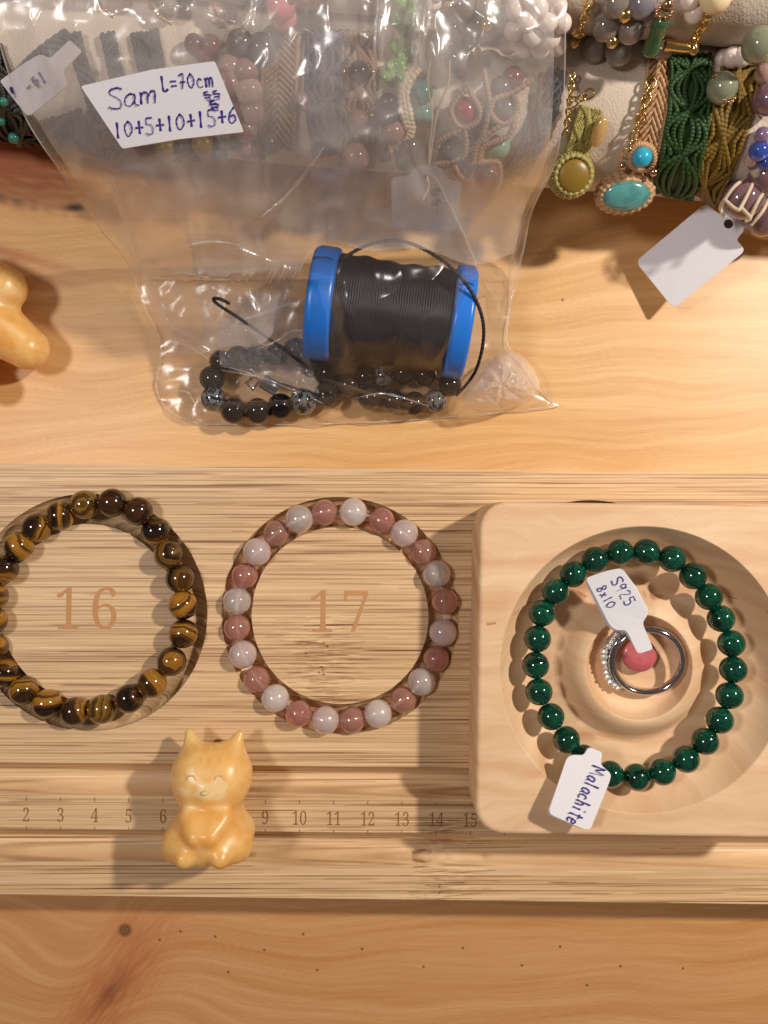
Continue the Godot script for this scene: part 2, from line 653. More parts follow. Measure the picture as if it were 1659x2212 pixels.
func write_on(text: String, p0: Vector2, along: Vector2, up: Vector2, surface: Callable, width: float, g: Geo, gap := 1.0, lift := 0.0003) -> void:
	# pen strokes laid along a surface(px, py) -> Vector3
	var p := p0
	for ch in text:
		for stroke in GLYPH[ch].split("|", false):
			var pts := []
			for xy in stroke.split(" "):
				var q: PackedStringArray = xy.split(",")
				var s := p + along * (float(q[0]) / 10.0 + rng.randf_range(-0.02, 0.02)) + up * (float(q[1]) / 10.0 + rng.randf_range(-0.02, 0.02))
				pts.append(s)
			var path := PackedVector3Array()
			var wide := []
			var line := smooth2(pts, 5)
			for i in line.size():
				path.append(surface.call(line[i].x, line[i].y) + Vector3(0, lift, 0))
				wide.append(width * (0.85 + 0.3 * sin(i * 1.7)))
			if path.size() > 1:
				g.tube(path, wide, 4, false, 0.25)
		p += along * gap


func paper_tag(o: Node3D, outline: PackedVector2Array, surface: Callable, m: Material, called := "paper") -> MeshInstance3D:
	var g := Geo.new()
	var top := PackedVector3Array()
	for q in outline:
		top.append(surface.call(q.x, q.y))
	g.slab(top, outline, Vector3(0, 0.0003, 0))
	return part(g, called, m, o)


# ------------------------------------------------------------------ setting
func build_table() -> void:
	var t := Node3D.new()
	t.name = "table"
	add_child(t, true)
	tag(t, "pale pine table top of glued planks with knots and pin holes", "table", "", "structure")
	var ends := [-0.36, 0.030, 0.30]
	for i in 2:
		var g := Geo.new()
		var z0: float = ends[i] + 0.00003
		var z1: float = ends[i + 1] - 0.00003
		var e := 0.00008
		var rows := []
		for q in [[z0, -0.02], [z0, -e], [z0 + e, 0.0], [z1 - e, 0.0], [z1, -e], [z1, -0.02]]:
			rows.append(PackedVector3Array([Vector3(-0.40, q[1], q[0]), Vector3(0.40, q[1], q[0])]))
		for k in 5:
			g.band([rows[k], rows[k + 1]], false, [Vector3(0, 0, -1), Vector3(0, 1, -1), Vector3.UP, Vector3(0, 1, 1), Vector3(0, 0, 1)][k])
		g.planar(-0.135, -0.18, 0.27, 0.36, 0.0)
		part(g, "plank", M.table, t)


const BOARD_TURN := 0.0125
func board(x: float, y: float, z: float) -> Vector3:
	return Vector3(x, y, z + x * BOARD_TURN)


func build_board() -> void:
	var o := thing("bead_board", "bamboo beading board with ring grooves, troughs and a centimetre ruler", "bead board", Vector3(0, 0, 0.05))
	var g := Geo.new()
	var z0 := -0.0128
	var z1 := 0.0749
	var x0 := -0.150
	var x1 := 0.150
	var cz := 0.0306
	var centre := [-0.0867, -0.0129, 0.0609]
	var edge := [-0.1236, -0.0498, 0.0240, 0.0978]
	for k in 3:
		var angles := []
		for i in 120:
			angles.append(TAU * i / 120.0)
		for cx in [edge[k], edge[k + 1]]:
			for zz in [z0, z1]:
				angles.append(fposmod(atan2(zz - cz, cx - centre[k]), TAU))
		angles.sort()
		var rows := []
		var square := PackedVector3Array()
		for a in angles:
			var d := Vector2(cos(a), sin(a))
			var s := 1.0
			s = minf((edge[k + 1] - centre[k]) / d.x if d.x > 0.0001 else ((edge[k] - centre[k]) / d.x if d.x < -0.0001 else 9.0), (z1 - cz) / d.y if d.y > 0.0001 else ((z0 - cz) / d.y if d.y < -0.0001 else 9.0))
			square.append(board(centre[k] + d.x * s, BT, cz + d.y * s))
		var make := func(r: float, y: float) -> PackedVector3Array:
			var row := PackedVector3Array()
			for a in angles:
				row.append(board(centre[k] + cos(a) * r, y, cz + sin(a) * r))
			return row
		g.band([square, make.call(0.03485, BT)], true, Vector3.UP)
		var groove := []
		for i in 15:
			var t := PI * i / 14.0
			groove.append(make.call(0.0304 + cos(t) * 0.00445, BT - sin(t) * 0.0043))
		g.band(groove, true, Vector3.UP)
		g.fan(make.call(0.02595, BT), Vector3.UP)
	for q in [[x0, edge[0]], [edge[3], x1]]:
		g.band([PackedVector3Array([board(q[0], BT, z0), board(q[1], BT, z0)]), PackedVector3Array([board(q[0], BT, z1), board(q[1], BT, z1)])], false, Vector3.UP)
	# profile of the front part: two round-bottomed troughs with the ruler between them
	var prof := [[Vector2(z1, BT), Vector2(z1 + 0.0002, BT - 0.0005)]]
	var trough := func(a: float, b: float, deep: float) -> Array:
		var out := []
		for i in 17:
			var t := float(i) / 16.0
			out.append(Vector2(lerpf(a, b, t), BT - 0.0005 - deep * pow(sin(PI * t), 0.6)))
		return out
	prof.append(trough.call(z1 + 0.0002, 0.0840, 0.0052))
	prof.append([Vector2(0.0840, BT - 0.0005), Vector2(0.0842, BT)])
	prof.append([Vector2(0.0842, BT), Vector2(0.0942, BT)])
	prof.append([Vector2(0.0942, BT), Vector2(0.0944, BT - 0.0005)])
	prof.append(trough.call(0.0944, 0.1034, 0.0052))
	prof.append([Vector2(0.1034, BT - 0.0005), Vector2(0.1036, BT)])
	prof.append([Vector2(0.1036, BT), Vector2(0.1137, BT)])
	prof.append([Vector2(0.1137, BT), Vector2(0.1142, BT - 0.0006)])
	for seg in prof:
		var rows := []
		for q in seg:
			rows.append(PackedVector3Array([board(x0, q.y, q.x), board(x1, q.y, q.x)]))
		g.band(rows, false, Vector3.UP)
	g.band([PackedVector3Array([board(x0, BT - 0.0006, 0.1142), board(x1, BT - 0.0006, 0.1142)]), PackedVector3Array([board(x0, 0.0004, 0.1142), board(x1, 0.0004, 0.1142)])], false, Vector3(0, 0, 1))
	g.band([PackedVector3Array([board(x0, BT, z0), board(x1, BT, z0)]), PackedVector3Array([board(x0, 0.0004, z0), board(x1, 0.0004, z0)])], false, Vector3(0, 0, -1))
	for s in [x0, x1]:
		g.band([PackedVector3Array([board(s, BT - 0.005, z0), board(s, BT - 0.005, 0.1142)]), PackedVector3Array([board(s, 0.0004, z0), board(s, 0.0004, 0.1142)])], false, Vector3(s, 0, 0))
	g.planar(-0.15, -0.020, 0.30, 0.145, BT)
	part(g, "slab", M.bamboo, o)
	# burnt numbers
	var serif := SystemFont.new()
	serif.font_names = PackedStringArray(["Droid Serif"])
	var number := func(text: String, px: float, py: float, size: float, squeeze: float, m: Material, called: String) -> void:
		var tm := TextMesh.new()
		tm.text = text
		tm.font = serif
		tm.font_size = 48
		tm.pixel_size = size / 34.0
		tm.depth = 0.0002
		tm.curve_step = 1.0
		var e := MeshInstance3D.new()
		e.name = called
		e.mesh = tm
		e.material_override = m
		var c := at(px, py, BT)
		e.transform = Transform3D(Basis(Vector3.UP, -BOARD_TURN) * Basis(Vector3.RIGHT, -PI / 2) * Basis.from_scale(Vector3(squeeze, 1, 1)), Vector3(c.x, BT - 0.00004, c.z) - o.position)
		o.add_child(e, true)
	for q in [["1", 146.0, 1316.0], ["6", 225.0, 1316.0], ["1", 695.0, 1322.0], ["7", 768.0, 1322.0]]:
		number.call(q[0], q[1], q[2], 0.0120, 0.92, M.burnt, "engraved_number")
	for k in range(1, 18):
		var px := 57.0 + (k - 2) * 73.75
		if k == 1 or k > 16:
			continue
		number.call(str(k), px, 1761.5 + (px - 830.0) * 0.0125 + 8.0, 0.0040, 0.72, M.tick, "ruler_number")
		var g2 := Geo.new()
		for s in [1726.0, 1789.0]:
			var c := at(px, s + (px - 830.0) * 0.0125 + 9.0, BT)
			var w := 0.00011
			var l := 0.0006
			g2.band([PackedVector3Array([c + Vector3(-w, 0.00006, -l), c + Vector3(w, 0.00006, -l)]), PackedVector3Array([c + Vector3(-w, 0.00006, l), c + Vector3(w, 0.00006, l)])], false, Vector3.UP)
		part(g2, "ruler_tick", M.tick, o)


func build_tray() -> void:
	var c := at(1391, 1448, TT)
	var base := Vector3(c.x, BT, c.z)
	var o := thing("coaster_tray", "square pine coaster tray with a round stepped hollow holding a green bracelet", "tray", base)
	var g := Geo.new()
	var turn := 0.0145
	var num := 160
	var half := 0.0452
	var ring := func(r: float, y: float) -> PackedVector3Array:
		var row := PackedVector3Array()
		for i in num:
			var a := TAU * i / num
			row.append(Vector3(c.x + cos(a) * r, TT + y, c.z + sin(a) * r))
		return row
	var box := func(inset: float, y: float) -> PackedVector3Array:
		var row := PackedVector3Array()
		var h := half - inset
		var cr := 0.0075 - inset * 0.5
		for i in num:
			var a := TAU * i / num
			var d := Vector2(cos(a), sin(a))
			var s := h / maxf(absf(d.x), absf(d.y))
			var q := d * s
			var k := h - cr
			if absf(q.x) > k and absf(q.y) > k:
				var cc := Vector2(signf(q.x), signf(q.y)) * k
				var b := d.dot(cc)
				q = d * (b + sqrt(maxf(0.0, b * b - cc.length_squared() + cr * cr)))
			q = q.rotated(turn)
			row.append(Vector3(c.x + q.x, TT + y, c.z + q.y))
		return row
	g.band([box.call(0.0004, -0.0179), box.call(0.0, -0.0174), box.call(0.0, -0.0012)], true)
	var bev := []
	for i in 5:
		var t := PI / 2 * i / 4.0
		bev.append(box.call(0.0012 * (1.0 - cos(t)), -0.0012 + 0.0012 * sin(t)))
	g.band(bev, true, Vector3.UP)
	g.band([box.call(0.0012, 0.0), ring.call(0.0392, 0.0)], true, Vector3.UP)
	var prof := [[0.0392, 0.0], [0.0389, -0.0003], [0.0384, -0.0012], [0.0372, -0.0032], [0.0355, -0.0055], [0.0335, -0.0075], [0.0312, -0.0088], [0.0285, -0.0095], [0.0225, -0.0098]]
	var curve := func(p: Array) -> Array:
		var pts := []
		for q in p:
			pts.append(Vector3(q[0], q[1], 0))
		var rows := []
		for q in smooth_path(pts, 4):
			rows.append(ring.call(q.x, q.y))
		return rows
	g.band(curve.call(prof), true, Vector3.UP)
	g.band(curve.call([[0.0225, -0.0098], [0.0215, -0.0095], [0.0203, -0.0085], [0.0188, -0.0066], [0.0172, -0.0050], [0.0157, -0.0041], [0.0148, -0.0039]]), true, Vector3.UP)
	g.band(curve.call([[0.0148, -0.0039], [0.0145, -0.0042], [0.0139, -0.0062], [0.0130, -0.0082], [0.0116, -0.0093], [0.0098, -0.0097], [0.0005, -0.0098]]), true, Vector3.UP)
	g.fan(box.call(0.0016, -0.018), Vector3.DOWN)
	g.planar(c.x - 0.046, c.z - 0.046, 0.092, 0.092, TT)
	part(g, "wooden_block", M.tray, o)


# ------------------------------------------------------------------ bracelets on the board
func bracelet(called: String, label: String, pts: Array, radii: Array, mats: Array, group := "", cord: Material = null) -> Node3D:
	var low: Vector3 = pts[0]
	var mid := Vector3.ZERO
	for p in pts:
		mid += p / pts.size()
		low.y = minf(low.y, p.y)
	var o := thing(called, label, "bracelet", Vector3(mid.x, low.y - radii[0], mid.z), group)
	for i in pts.size():
		bead("bead", pts[i], radii[i], mats[i], o)
	var g := Geo.new()
	g.tube(smooth_path(pts, 3, true), 0.0004, 5, true)
	part(g, "elastic_cord", cord if cord else M.elastic, o)
	return o


func groove_height(px: float, py: float, cx: float, cy: float, r: float) -> Vector3:
	# a bead lying in, or on the lip of, a ring groove of the board
	var p := at(px, py, BT)
	var c := at(cx, cy, BT)
	var d := absf(Vector2(p.x - c.x, p.z - c.z).length() - 0.0304)
	var lip := maxf(0.0, 0.0043 - d)
	var y := BT + 0.0001 + (sqrt(r * r - lip * lip) if lip < r else 0.0)
	return at(px, py, y)


func build_bracelets() -> void:
	var pts := []
	var rad := []
	var ms := []
	var k := 0
	for q in [[895, 332], [728, 278], [548, 290], [388, 362], [238, 440], [122, 560], [24, 708], [-44, 882], [-50, 1040], [-42, 1215], [34, 1380], [155, 1492], [305, 1580], [485, 1630], [662, 1615], [838, 1545], [985, 1445], [1112, 1305], [1188, 1125], [1187, 940], [1168, 770], [1092, 615], [1010, 462]]:
		pts.append(groove_height(q[0] * 0.3333, 993.6 + q[1] * 0.3333, 192, 1321, 0.00405))
		rad.append(0.00422)
		ms.append(M.tiger_dark if k in [0, 1] else (M.tiger_olive if k in [2, 14, 21] else M.tiger[(k * 3) % 7]))
		k += 1
	bracelet("tiger_eye_bracelet", "golden brown banded tiger eye bead bracelet in the groove round 16", pts, rad, ms)
	pts = []
	rad = []
	ms = []
	k = 0
	for q in [[713, 197], [887, 195], [1060, 247], [1197, 324], [1313, 440], [1393, 573], [1443, 740], [1433, 930], [1390, 1090], [1302, 1230], [1192, 1340], [1037, 1423], [880, 1463], [717, 1463], [552, 1425], [412, 1330], [297, 1215], [213, 1063], [178, 900], [178, 738], [225, 583], [300, 438], [418, 325], [558, 238]]:
		var white := k % 2 == 1
		var r := 0.0041 if white else 0.0039
		pts.append(groove_height(449.0 + q[0] * 0.3543, 1037.0 + q[1] * 0.3543, 735, 1331, r))
		rad.append(r)
		ms.append(M.milk[(k / 2 + k / 7) % 3] if white else M.straw[(k / 2) % 3])
		k += 1
	bracelet("quartz_bracelet", "pink bracelet of alternating milky and strawberry quartz beads round 17", pts, rad, ms)
	pts = []
	rad = []
	ms = []
	k = 0
	for q in [[853, 352], [995, 350], [1135, 387], [1250, 480], [1337, 594], [1403, 713], [1460, 848], [1470, 990], [1450, 1133], [1397, 1267], [1317, 1383], [1212, 1480], [1083, 1548], [943, 1578], [800, 1563], [690, 1510], [600, 1440], [560, 1373], [475, 1247], [410, 1112], [392, 967], [402, 823], [427, 683], [500, 567], [597, 470], [717, 393]]:
		if k == 16:
			k += 1
			continue
		pts.append(at(1002.0 + q[0] * 0.3958, 1054.0 + q[1] * 0.3958, TT - 0.0022))
		rad.append(0.0037)
		ms.append(M.malachite[(k * 5 + k / 6) % 6])
		k += 1
	pts[15] = at(1002.0 + 655 * 0.3958, 1054.0 + 1475 * 0.3958, TT - 0.0022)
	bracelet("malachite_bracelet", "dark green malachite bead bracelet lying in the pine tray", pts, rad, ms)


func build_tray_things() -> void:
	# silver ring
	var c := at(1397, 1427, TT - 0.0055)
	var o := thing("silver_ring", "silver ring with a sparkling stone setting inside the tray cup", "ring", Vector3(c.x, TT - 0.0093, c.z))
	var g := Geo.new()
	var tilt := Basis(Vector3(0.9, 0, 0.6).normalized(), 0.28)
	var ringp := func(a: float, r: float, y: float) -> Vector3:
		return c + tilt * Vector3(cos(a) * r, y, sin(a) * r)
	var rows := []
	for i in 73:
		var a := TAU * i / 72.0
		var wide := 0.0014 + 0.0007 * smoothstep(0.2, -1.0, cos(a))
		var row := PackedVector3Array()
		for j in 12:
			var t := TAU * j / 12.0
			row.append(ringp.call(a, 0.0094 + 0.00095 * cos(t), wide * sin(t)))
		rows.append(row)
	g.band(rows, true)
	part(g, "band", M.silver, o)
	# the collar that carries the stones
	var collar := Geo.new()
	rows = []
	for i in 25:
		var a := lerpf(2.2, 4.12, i / 24.0)
		var w := 0.0021 * sqrt(maxf(0.05, sin(PI * i / 24.0)))
		var row := PackedVector3Array()
		for j in 10:
			var t := TAU * j / 10.0
			row.append(ringp.call(a, 0.0102 + 0.0007 * cos(t), 0.0002 + w * sin(t)))
		rows.append(row)
	collar.band(rows, true)
	part(collar, "setting_collar", M.silver, o)
	var s := Geo.new()
	var claws := Geo.new()
	for i in 14:
		var a := lerpf(2.30, 4.02, i / 13.0)
		var bump := exp(-pow((a - 3.3) / 0.28, 2)) + 0.8 * exp(-pow((a - 2.65) / 0.2, 2)) + 0.9 * exp(-pow((a - 3.85) / 0.14, 2))
		for j in 2:
			var y := (j - 0.35) * 0.0017
			var r := 0.0108 + 0.0009 * bump * (1.0 if j == 1 else 0.7) + rng.randf_range(0, 0.0004)
			var p: Vector3 = ringp.call(a + rng.randf_range(-0.02, 0.02), r, y)
			s.ball(p, Vector3.ONE * (0.00085 + 0.0004 * bump), 6, 4)
			if (i + j) % 2 == 0:
				claws.ball(ringp.call(a + 0.03, r + 0.0003, y + 0.0011), Vector3.ONE * 0.0004, 6, 4)
	s.facet()
	part(s, "setting_stones", M.spark, o).set_meta("kind", "stuff")
	part(claws, "claws", M.spark, o).set_meta("kind", "stuff")
	for q in [[3.22, 0.0014, 0.0119], [3.66, 0.0013, 0.0117]]:
		var p: Vector3 = ringp.call(q[0], q[2], 0.0004)
		var big := Geo.new()
		big.ball(p, Vector3(q[1] * 0.8, q[1], q[1]), 7, 4)
		big.facet()
		part(big, "large_stone", M.crystal, o)
	# pink cabochon
	var pc := at(1381, 1415, TT - 0.0075)
	var ca := thing("pink_cabochon", "smooth pink oval stone lying inside the silver ring", "gemstone", pc - Vector3(0, 0.002, 0))
	bead("stone", pc, 0.0049, M.cabochon, ca, Vector3(1.0, 0.3, 0.97), false)
	# ring tag
	var z7 := func(p: Array) -> Array:
		var out := []
		for q in p:
			out.append(Vector2(1002.0 + q[0] * 0.3958, 1054.0 + q[1] * 0.3958))
		return out
	var lie := func(px: float, py: float) -> Vector3:
		var t := clampf((py - 1225.0) / 190.0, 0.0, 1.2)
		return at(px, py, TT + 0.0045 - 0.0045 * t - 0.001 * sin(t * 3.0))
	var under := func(px: float, py: float) -> Vector3:
		return lie.call(px, py) - Vector3(0, 0.0011, 0)
	var rt := thing("ring_tag", "folded white tag marked S925 and 8x10 tied through the silver ring", "tag", at(1345, 1300, TT))
	var shape: Array = z7.call([[664, 492], [780, 452], [862, 437], [940, 540], [1008, 665], [1000, 700], [974, 736], [1034, 880], [992, 893], [950, 906], [888, 776], [832, 776], [798, 752], [730, 620]])
	paper_tag(rt, rounded(shape, 9.0), lie, M.paper)
	paper_tag(rt, rounded(z7.call([[664, 508], [780, 462], [862, 447], [1004, 676], [970, 740], [985, 800], [960, 905], [940, 880], [884, 786], [830, 786], [792, 762]]), 9.0), under, M.paper, "folded_back")
	g = Geo.new()
	var p0: Vector2 = z7.call([[800, 503]])[0]
	write_on("S925", p0, Vector2(8.6, 14.6), Vector2(21, -11), lie, 0.00018, g)
	p0 = z7.call([[722, 548]])[0]
	write_on("8x10", p0, Vector2(6.6, 11.4), Vector2(18, -9), lie, 0.00017, g)
	part(g, "handwriting", M.ink, rt)
	# malachite tag
	var lie2 := func(px: float, py: float) -> Vector3:
		var t := clampf((py - 1615.0) / 180.0, -0.1, 1.1)
		return at(px, py, TT + 0.0030 + 0.0035 * t)
	var under2 := func(px: float, py: float) -> Vector3:
		return lie2.call(px, py) - Vector3(0, 0.0013, 0)
	var mt := thing("bracelet_tag", "white tag with Malachite handwritten in purple hanging off the green bracelet", "tag", at(1255, 1700, TT))
	shape = z7.call([[590, 1457], [655, 1460], [682, 1413], [758, 1445], [744, 1506], [804, 1562], [798, 1596], [692, 1862], [655, 1862], [478, 1784], [465, 1760], [562, 1474]])
	paper_tag(mt, rounded(shape, 8.0), lie2, M.paper)
	paper_tag(mt, rounded(z7.call([[580, 1470], [655, 1475], [684, 1422], [748, 1452], [740, 1520], [790, 1580], [684, 1872], [648, 1872], [468, 1796], [463, 1772]]), 8.0), under2, M.paper, "folded_back")
	g = Geo.new()
	p0 = z7.call([[700, 1512]])[0]
	write_on("M", p0, Vector2(-6.0, 17.0), Vector2(30, 10), lie2, 0.00021, g)
	write_on("alachite", p0 + Vector2(-7.5, 20.0), Vector2(-6.3, 12.8), Vector2(27, 12), lie2, 0.00021, g)
	part(g, "handwriting", M.ink, mt)


# ------------------------------------------------------------------ carved stones
func soft_shape(caps: Array, lo: Vector3, hi: Vector3, cell: float, k: float, cut: Callable) -> Geo:
	# capsules [a, b, ra, rb] joined by a smooth minimum and meshed with one vertex for each cell that the surface crosses
	var nx := int((hi.x - lo.x) / cell) + 1
	var ny := int((hi.y - lo.y) / cell) + 1
	var nz := int((hi.z - lo.z) / cell) + 1
	var f := PackedFloat32Array()
	f.resize(nx * ny * nz)
	for z in nz:
		for y in ny:
			for x in nx:
				var p := lo + Vector3(x, y, z) * cell
				var d := 9.0
				for c in caps:
					var ab: Vector3 = c[1] - c[0]
					var t := clampf((p - c[0]).dot(ab) / maxf(ab.length_squared(), 1e-9), 0.0, 1.0)
					var e: float = p.distance_to(c[0] + ab * t) - lerpf(c[2], c[3], t)
					var h := clampf(0.5 + 0.5 * (e - d) / k, 0.0, 1.0)
					d = e + (d - e) * h - k * h * (1.0 - h) if d < 8.0 else e
				f[(z * ny + y) * nx + x] = maxf(d, cut.call(p))
	var g := Geo.new()
	var id := {}
	var off := [0, 1, nx, nx + 1, nx * ny, nx * ny + 1, nx * ny + nx, nx * ny + nx + 1]
	var edges := [[0, 1], [2, 3], [4, 5], [6, 7], [0, 2], [1, 3], [4, 6], [5, 7], [0, 4], [1, 5], [2, 6], [3, 7]]
	for z in nz - 1:
		for y in ny - 1:
			for x in nx - 1:
				var b := (z * ny + y) * nx + x
				var inside := 0
				for o in off:
					inside += 1 if f[b + o] < 0.0 else 0
				if inside == 0 or inside == 8:
					continue
				var s := Vector3.ZERO
				var n := 0
				for e in edges:
					var fa := f[b + off[e[0]]]
					var fb := f[b + off[e[1]]]
					if (fa < 0.0) != (fb < 0.0):
						var t := fa / (fa - fb)
						var pa := Vector3(e[0] & 1, (e[0] >> 1) & 1, e[0] >> 2)
						var pb := Vector3(e[1] & 1, (e[1] >> 1) & 1, e[1] >> 2)
						s += pa.lerp(pb, t)
						n += 1
				id[b] = g.v.size()
				g.v.append(lo + (Vector3(x, y, z) + s / n) * cell)
	g.n.resize(g.v.size())
	var step := [1, nx, nx * ny]
	for z in range(1, nz - 1):
		for y in range(1, ny - 1):
			for x in range(1, nx - 1):
				var b := (z * ny + y) * nx + x
				for ax in 3:
					var fa := f[b]
					var fb := f[b + step[ax]]
					if (fa < 0.0) == (fb < 0.0):
						continue
					var u: int = step[(ax + 1) % 3]
					var w: int = step[(ax + 2) % 3]
					var q := [b - u - w, b - w, b, b - u]
					if not (id.has(q[0]) and id.has(q[1]) and id.has(q[2]) and id.has(q[3])):
						continue
					if fa < 0.0:
						g.ix.append_array([id[q[0]], id[q[2]], id[q[1]], id[q[0]], id[q[3]], id[q[2]]])
					else:
						g.ix.append_array([id[q[0]], id[q[1]], id[q[2]], id[q[0]], id[q[2]], id[q[3]]])
	g.tri_range(0, 0, Vector3.ZERO)
	return g


func build_carvings() -> void:
	var c := at(455, 1712, BT + 0.0105)
	var o := thing("stone_animal", "small polished honey yellow stone carving of a seated animal on the ruler", "figurine", Vector3(c.x, BT, c.z))
	var S := func(x: float, y: float, z: float) -> Vector3:
		return c + Vector3(x, y, z) * 0.01
	var caps := [
		[S.call(0.02, -0.1, 0.5), S.call(0.0, 0.22, 1.0), 0.0088, 0.0098],
		[S.call(-0.58, -0.25, 1.16), S.call(-0.68, 0.40, 1.28), 0.0062, 0.0058], [S.call(0.58, -0.25, 1.16), S.call(0.66, 0.40, 1.28), 0.0062, 0.0058],
		[S.call(-0.26, -0.05, -0.52), S.call(0.32, -0.05, -0.52), 0.0084, 0.0084],
		[S.call(-0.26, 0.1, -0.20), S.call(0.32, 0.1, -0.20), 0.0070, 0.0070],
		[S.call(-0.52, -0.2, -1.10), S.call(-0.66, -0.25, -1.62), 0.0034, 0.0012], [S.call(0.58, -0.2, -1.10), S.call(0.78, -0.25, -1.58), 0.0034, 0.0012],
		[S.call(0.03, 0.62, -0.28), S.call(0.03, 0.66, -0.22), 0.0030, 0.0026],
		[S.call(-0.45, 0.70, 0.45), S.call(-0.18, 1.06, 0.82), 0.0024, 0.0022], [S.call(0.50, 0.70, 0.45), S.call(0.22, 1.06, 0.82), 0.0024, 0.0022],
		[S.call(-0.50, 0.80, 1.30), S.call(-0.48, 1.02, 1.42), 0.0030, 0.0026], [S.call(0.50, 0.80, 1.30), S.call(0.48, 1.02, 1.42), 0.0030, 0.0026],
	]
	var foot := c.z + 0.0168
	var g := soft_shape(caps, S.call(-1.45, -1.12, -2.0), S.call(1.5, 1.5, 1.95), 0.00055, 0.0022, func(p: Vector3) -> float: return maxf(p.z - foot, (BT + 0.0001) - p.y))
	part(g, "body", M.calcite, o)
	for s in [-0.36, 0.40]:
		var e := Geo.new()
		var loop := PackedVector3Array()
		for i in 18:
			var t := TAU * i / 18.0
			loop.append(S.call(s + cos(t) * 0.13, 0.775 - 0.02 * cos(t) * signf(s), -0.60 + sin(t) * 0.13))
		e.tube(loop, 0.00024, 6, true)
		part(e, "eye", M.calcite, o)
	var nose := Geo.new()
	nose.ball(S.call(0.03, 0.90, -0.30), Vector3(0.0012, 0.0009, 0.0008), 12, 8)
	part(nose, "nose", M.calcite, o)
	# the second carving, cut off by the left edge of the picture
	var d := at(20, 680, 0.011)
	var o2 := thing("stone_lobes", "honey yellow polished stone with two rounded lobes at the left edge", "carving", Vector3(d.x, 0, d.z))
	var T := func(px: float, py: float, h: float) -> Vector3:
		return at(px, py, h)
	var caps2 := [
		[T.call(-60, 600, 0.012), T.call(8, 622, 0.013), 0.0090, 0.0068],
		[T.call(-30, 690, 0.012), T.call(58, 752, 0.0092), 0.0094, 0.0066],
		[T.call(-90, 650, 0.012), T.call(-70, 730, 0.012), 0.0100, 0.0090],
		[T.call(-70, 800, 0.010), T.call(-40, 830, 0.010), 0.0060, 0.0050],
	]
	var g2 := soft_shape(caps2, Vector3(-0.150, 0.0, -0.090), Vector3(-0.100, 0.027, -0.030), 0.00075, 0.0022, func(p: Vector3) -> float: return 0.0002 - p.y)
	part(g2, "body", M.calcite, o2)


# ------------------------------------------------------------------ spool, bag and what is in it
func spool_point(a: Vector3, axis: Vector3, along: float, r: float, t: float) -> Vector3:
	var side := axis.cross(Vector3.UP).normalized()
	var up := side.cross(axis).normalized()
	return a + axis * along + side * cos(t) * r + up * sin(t) * r


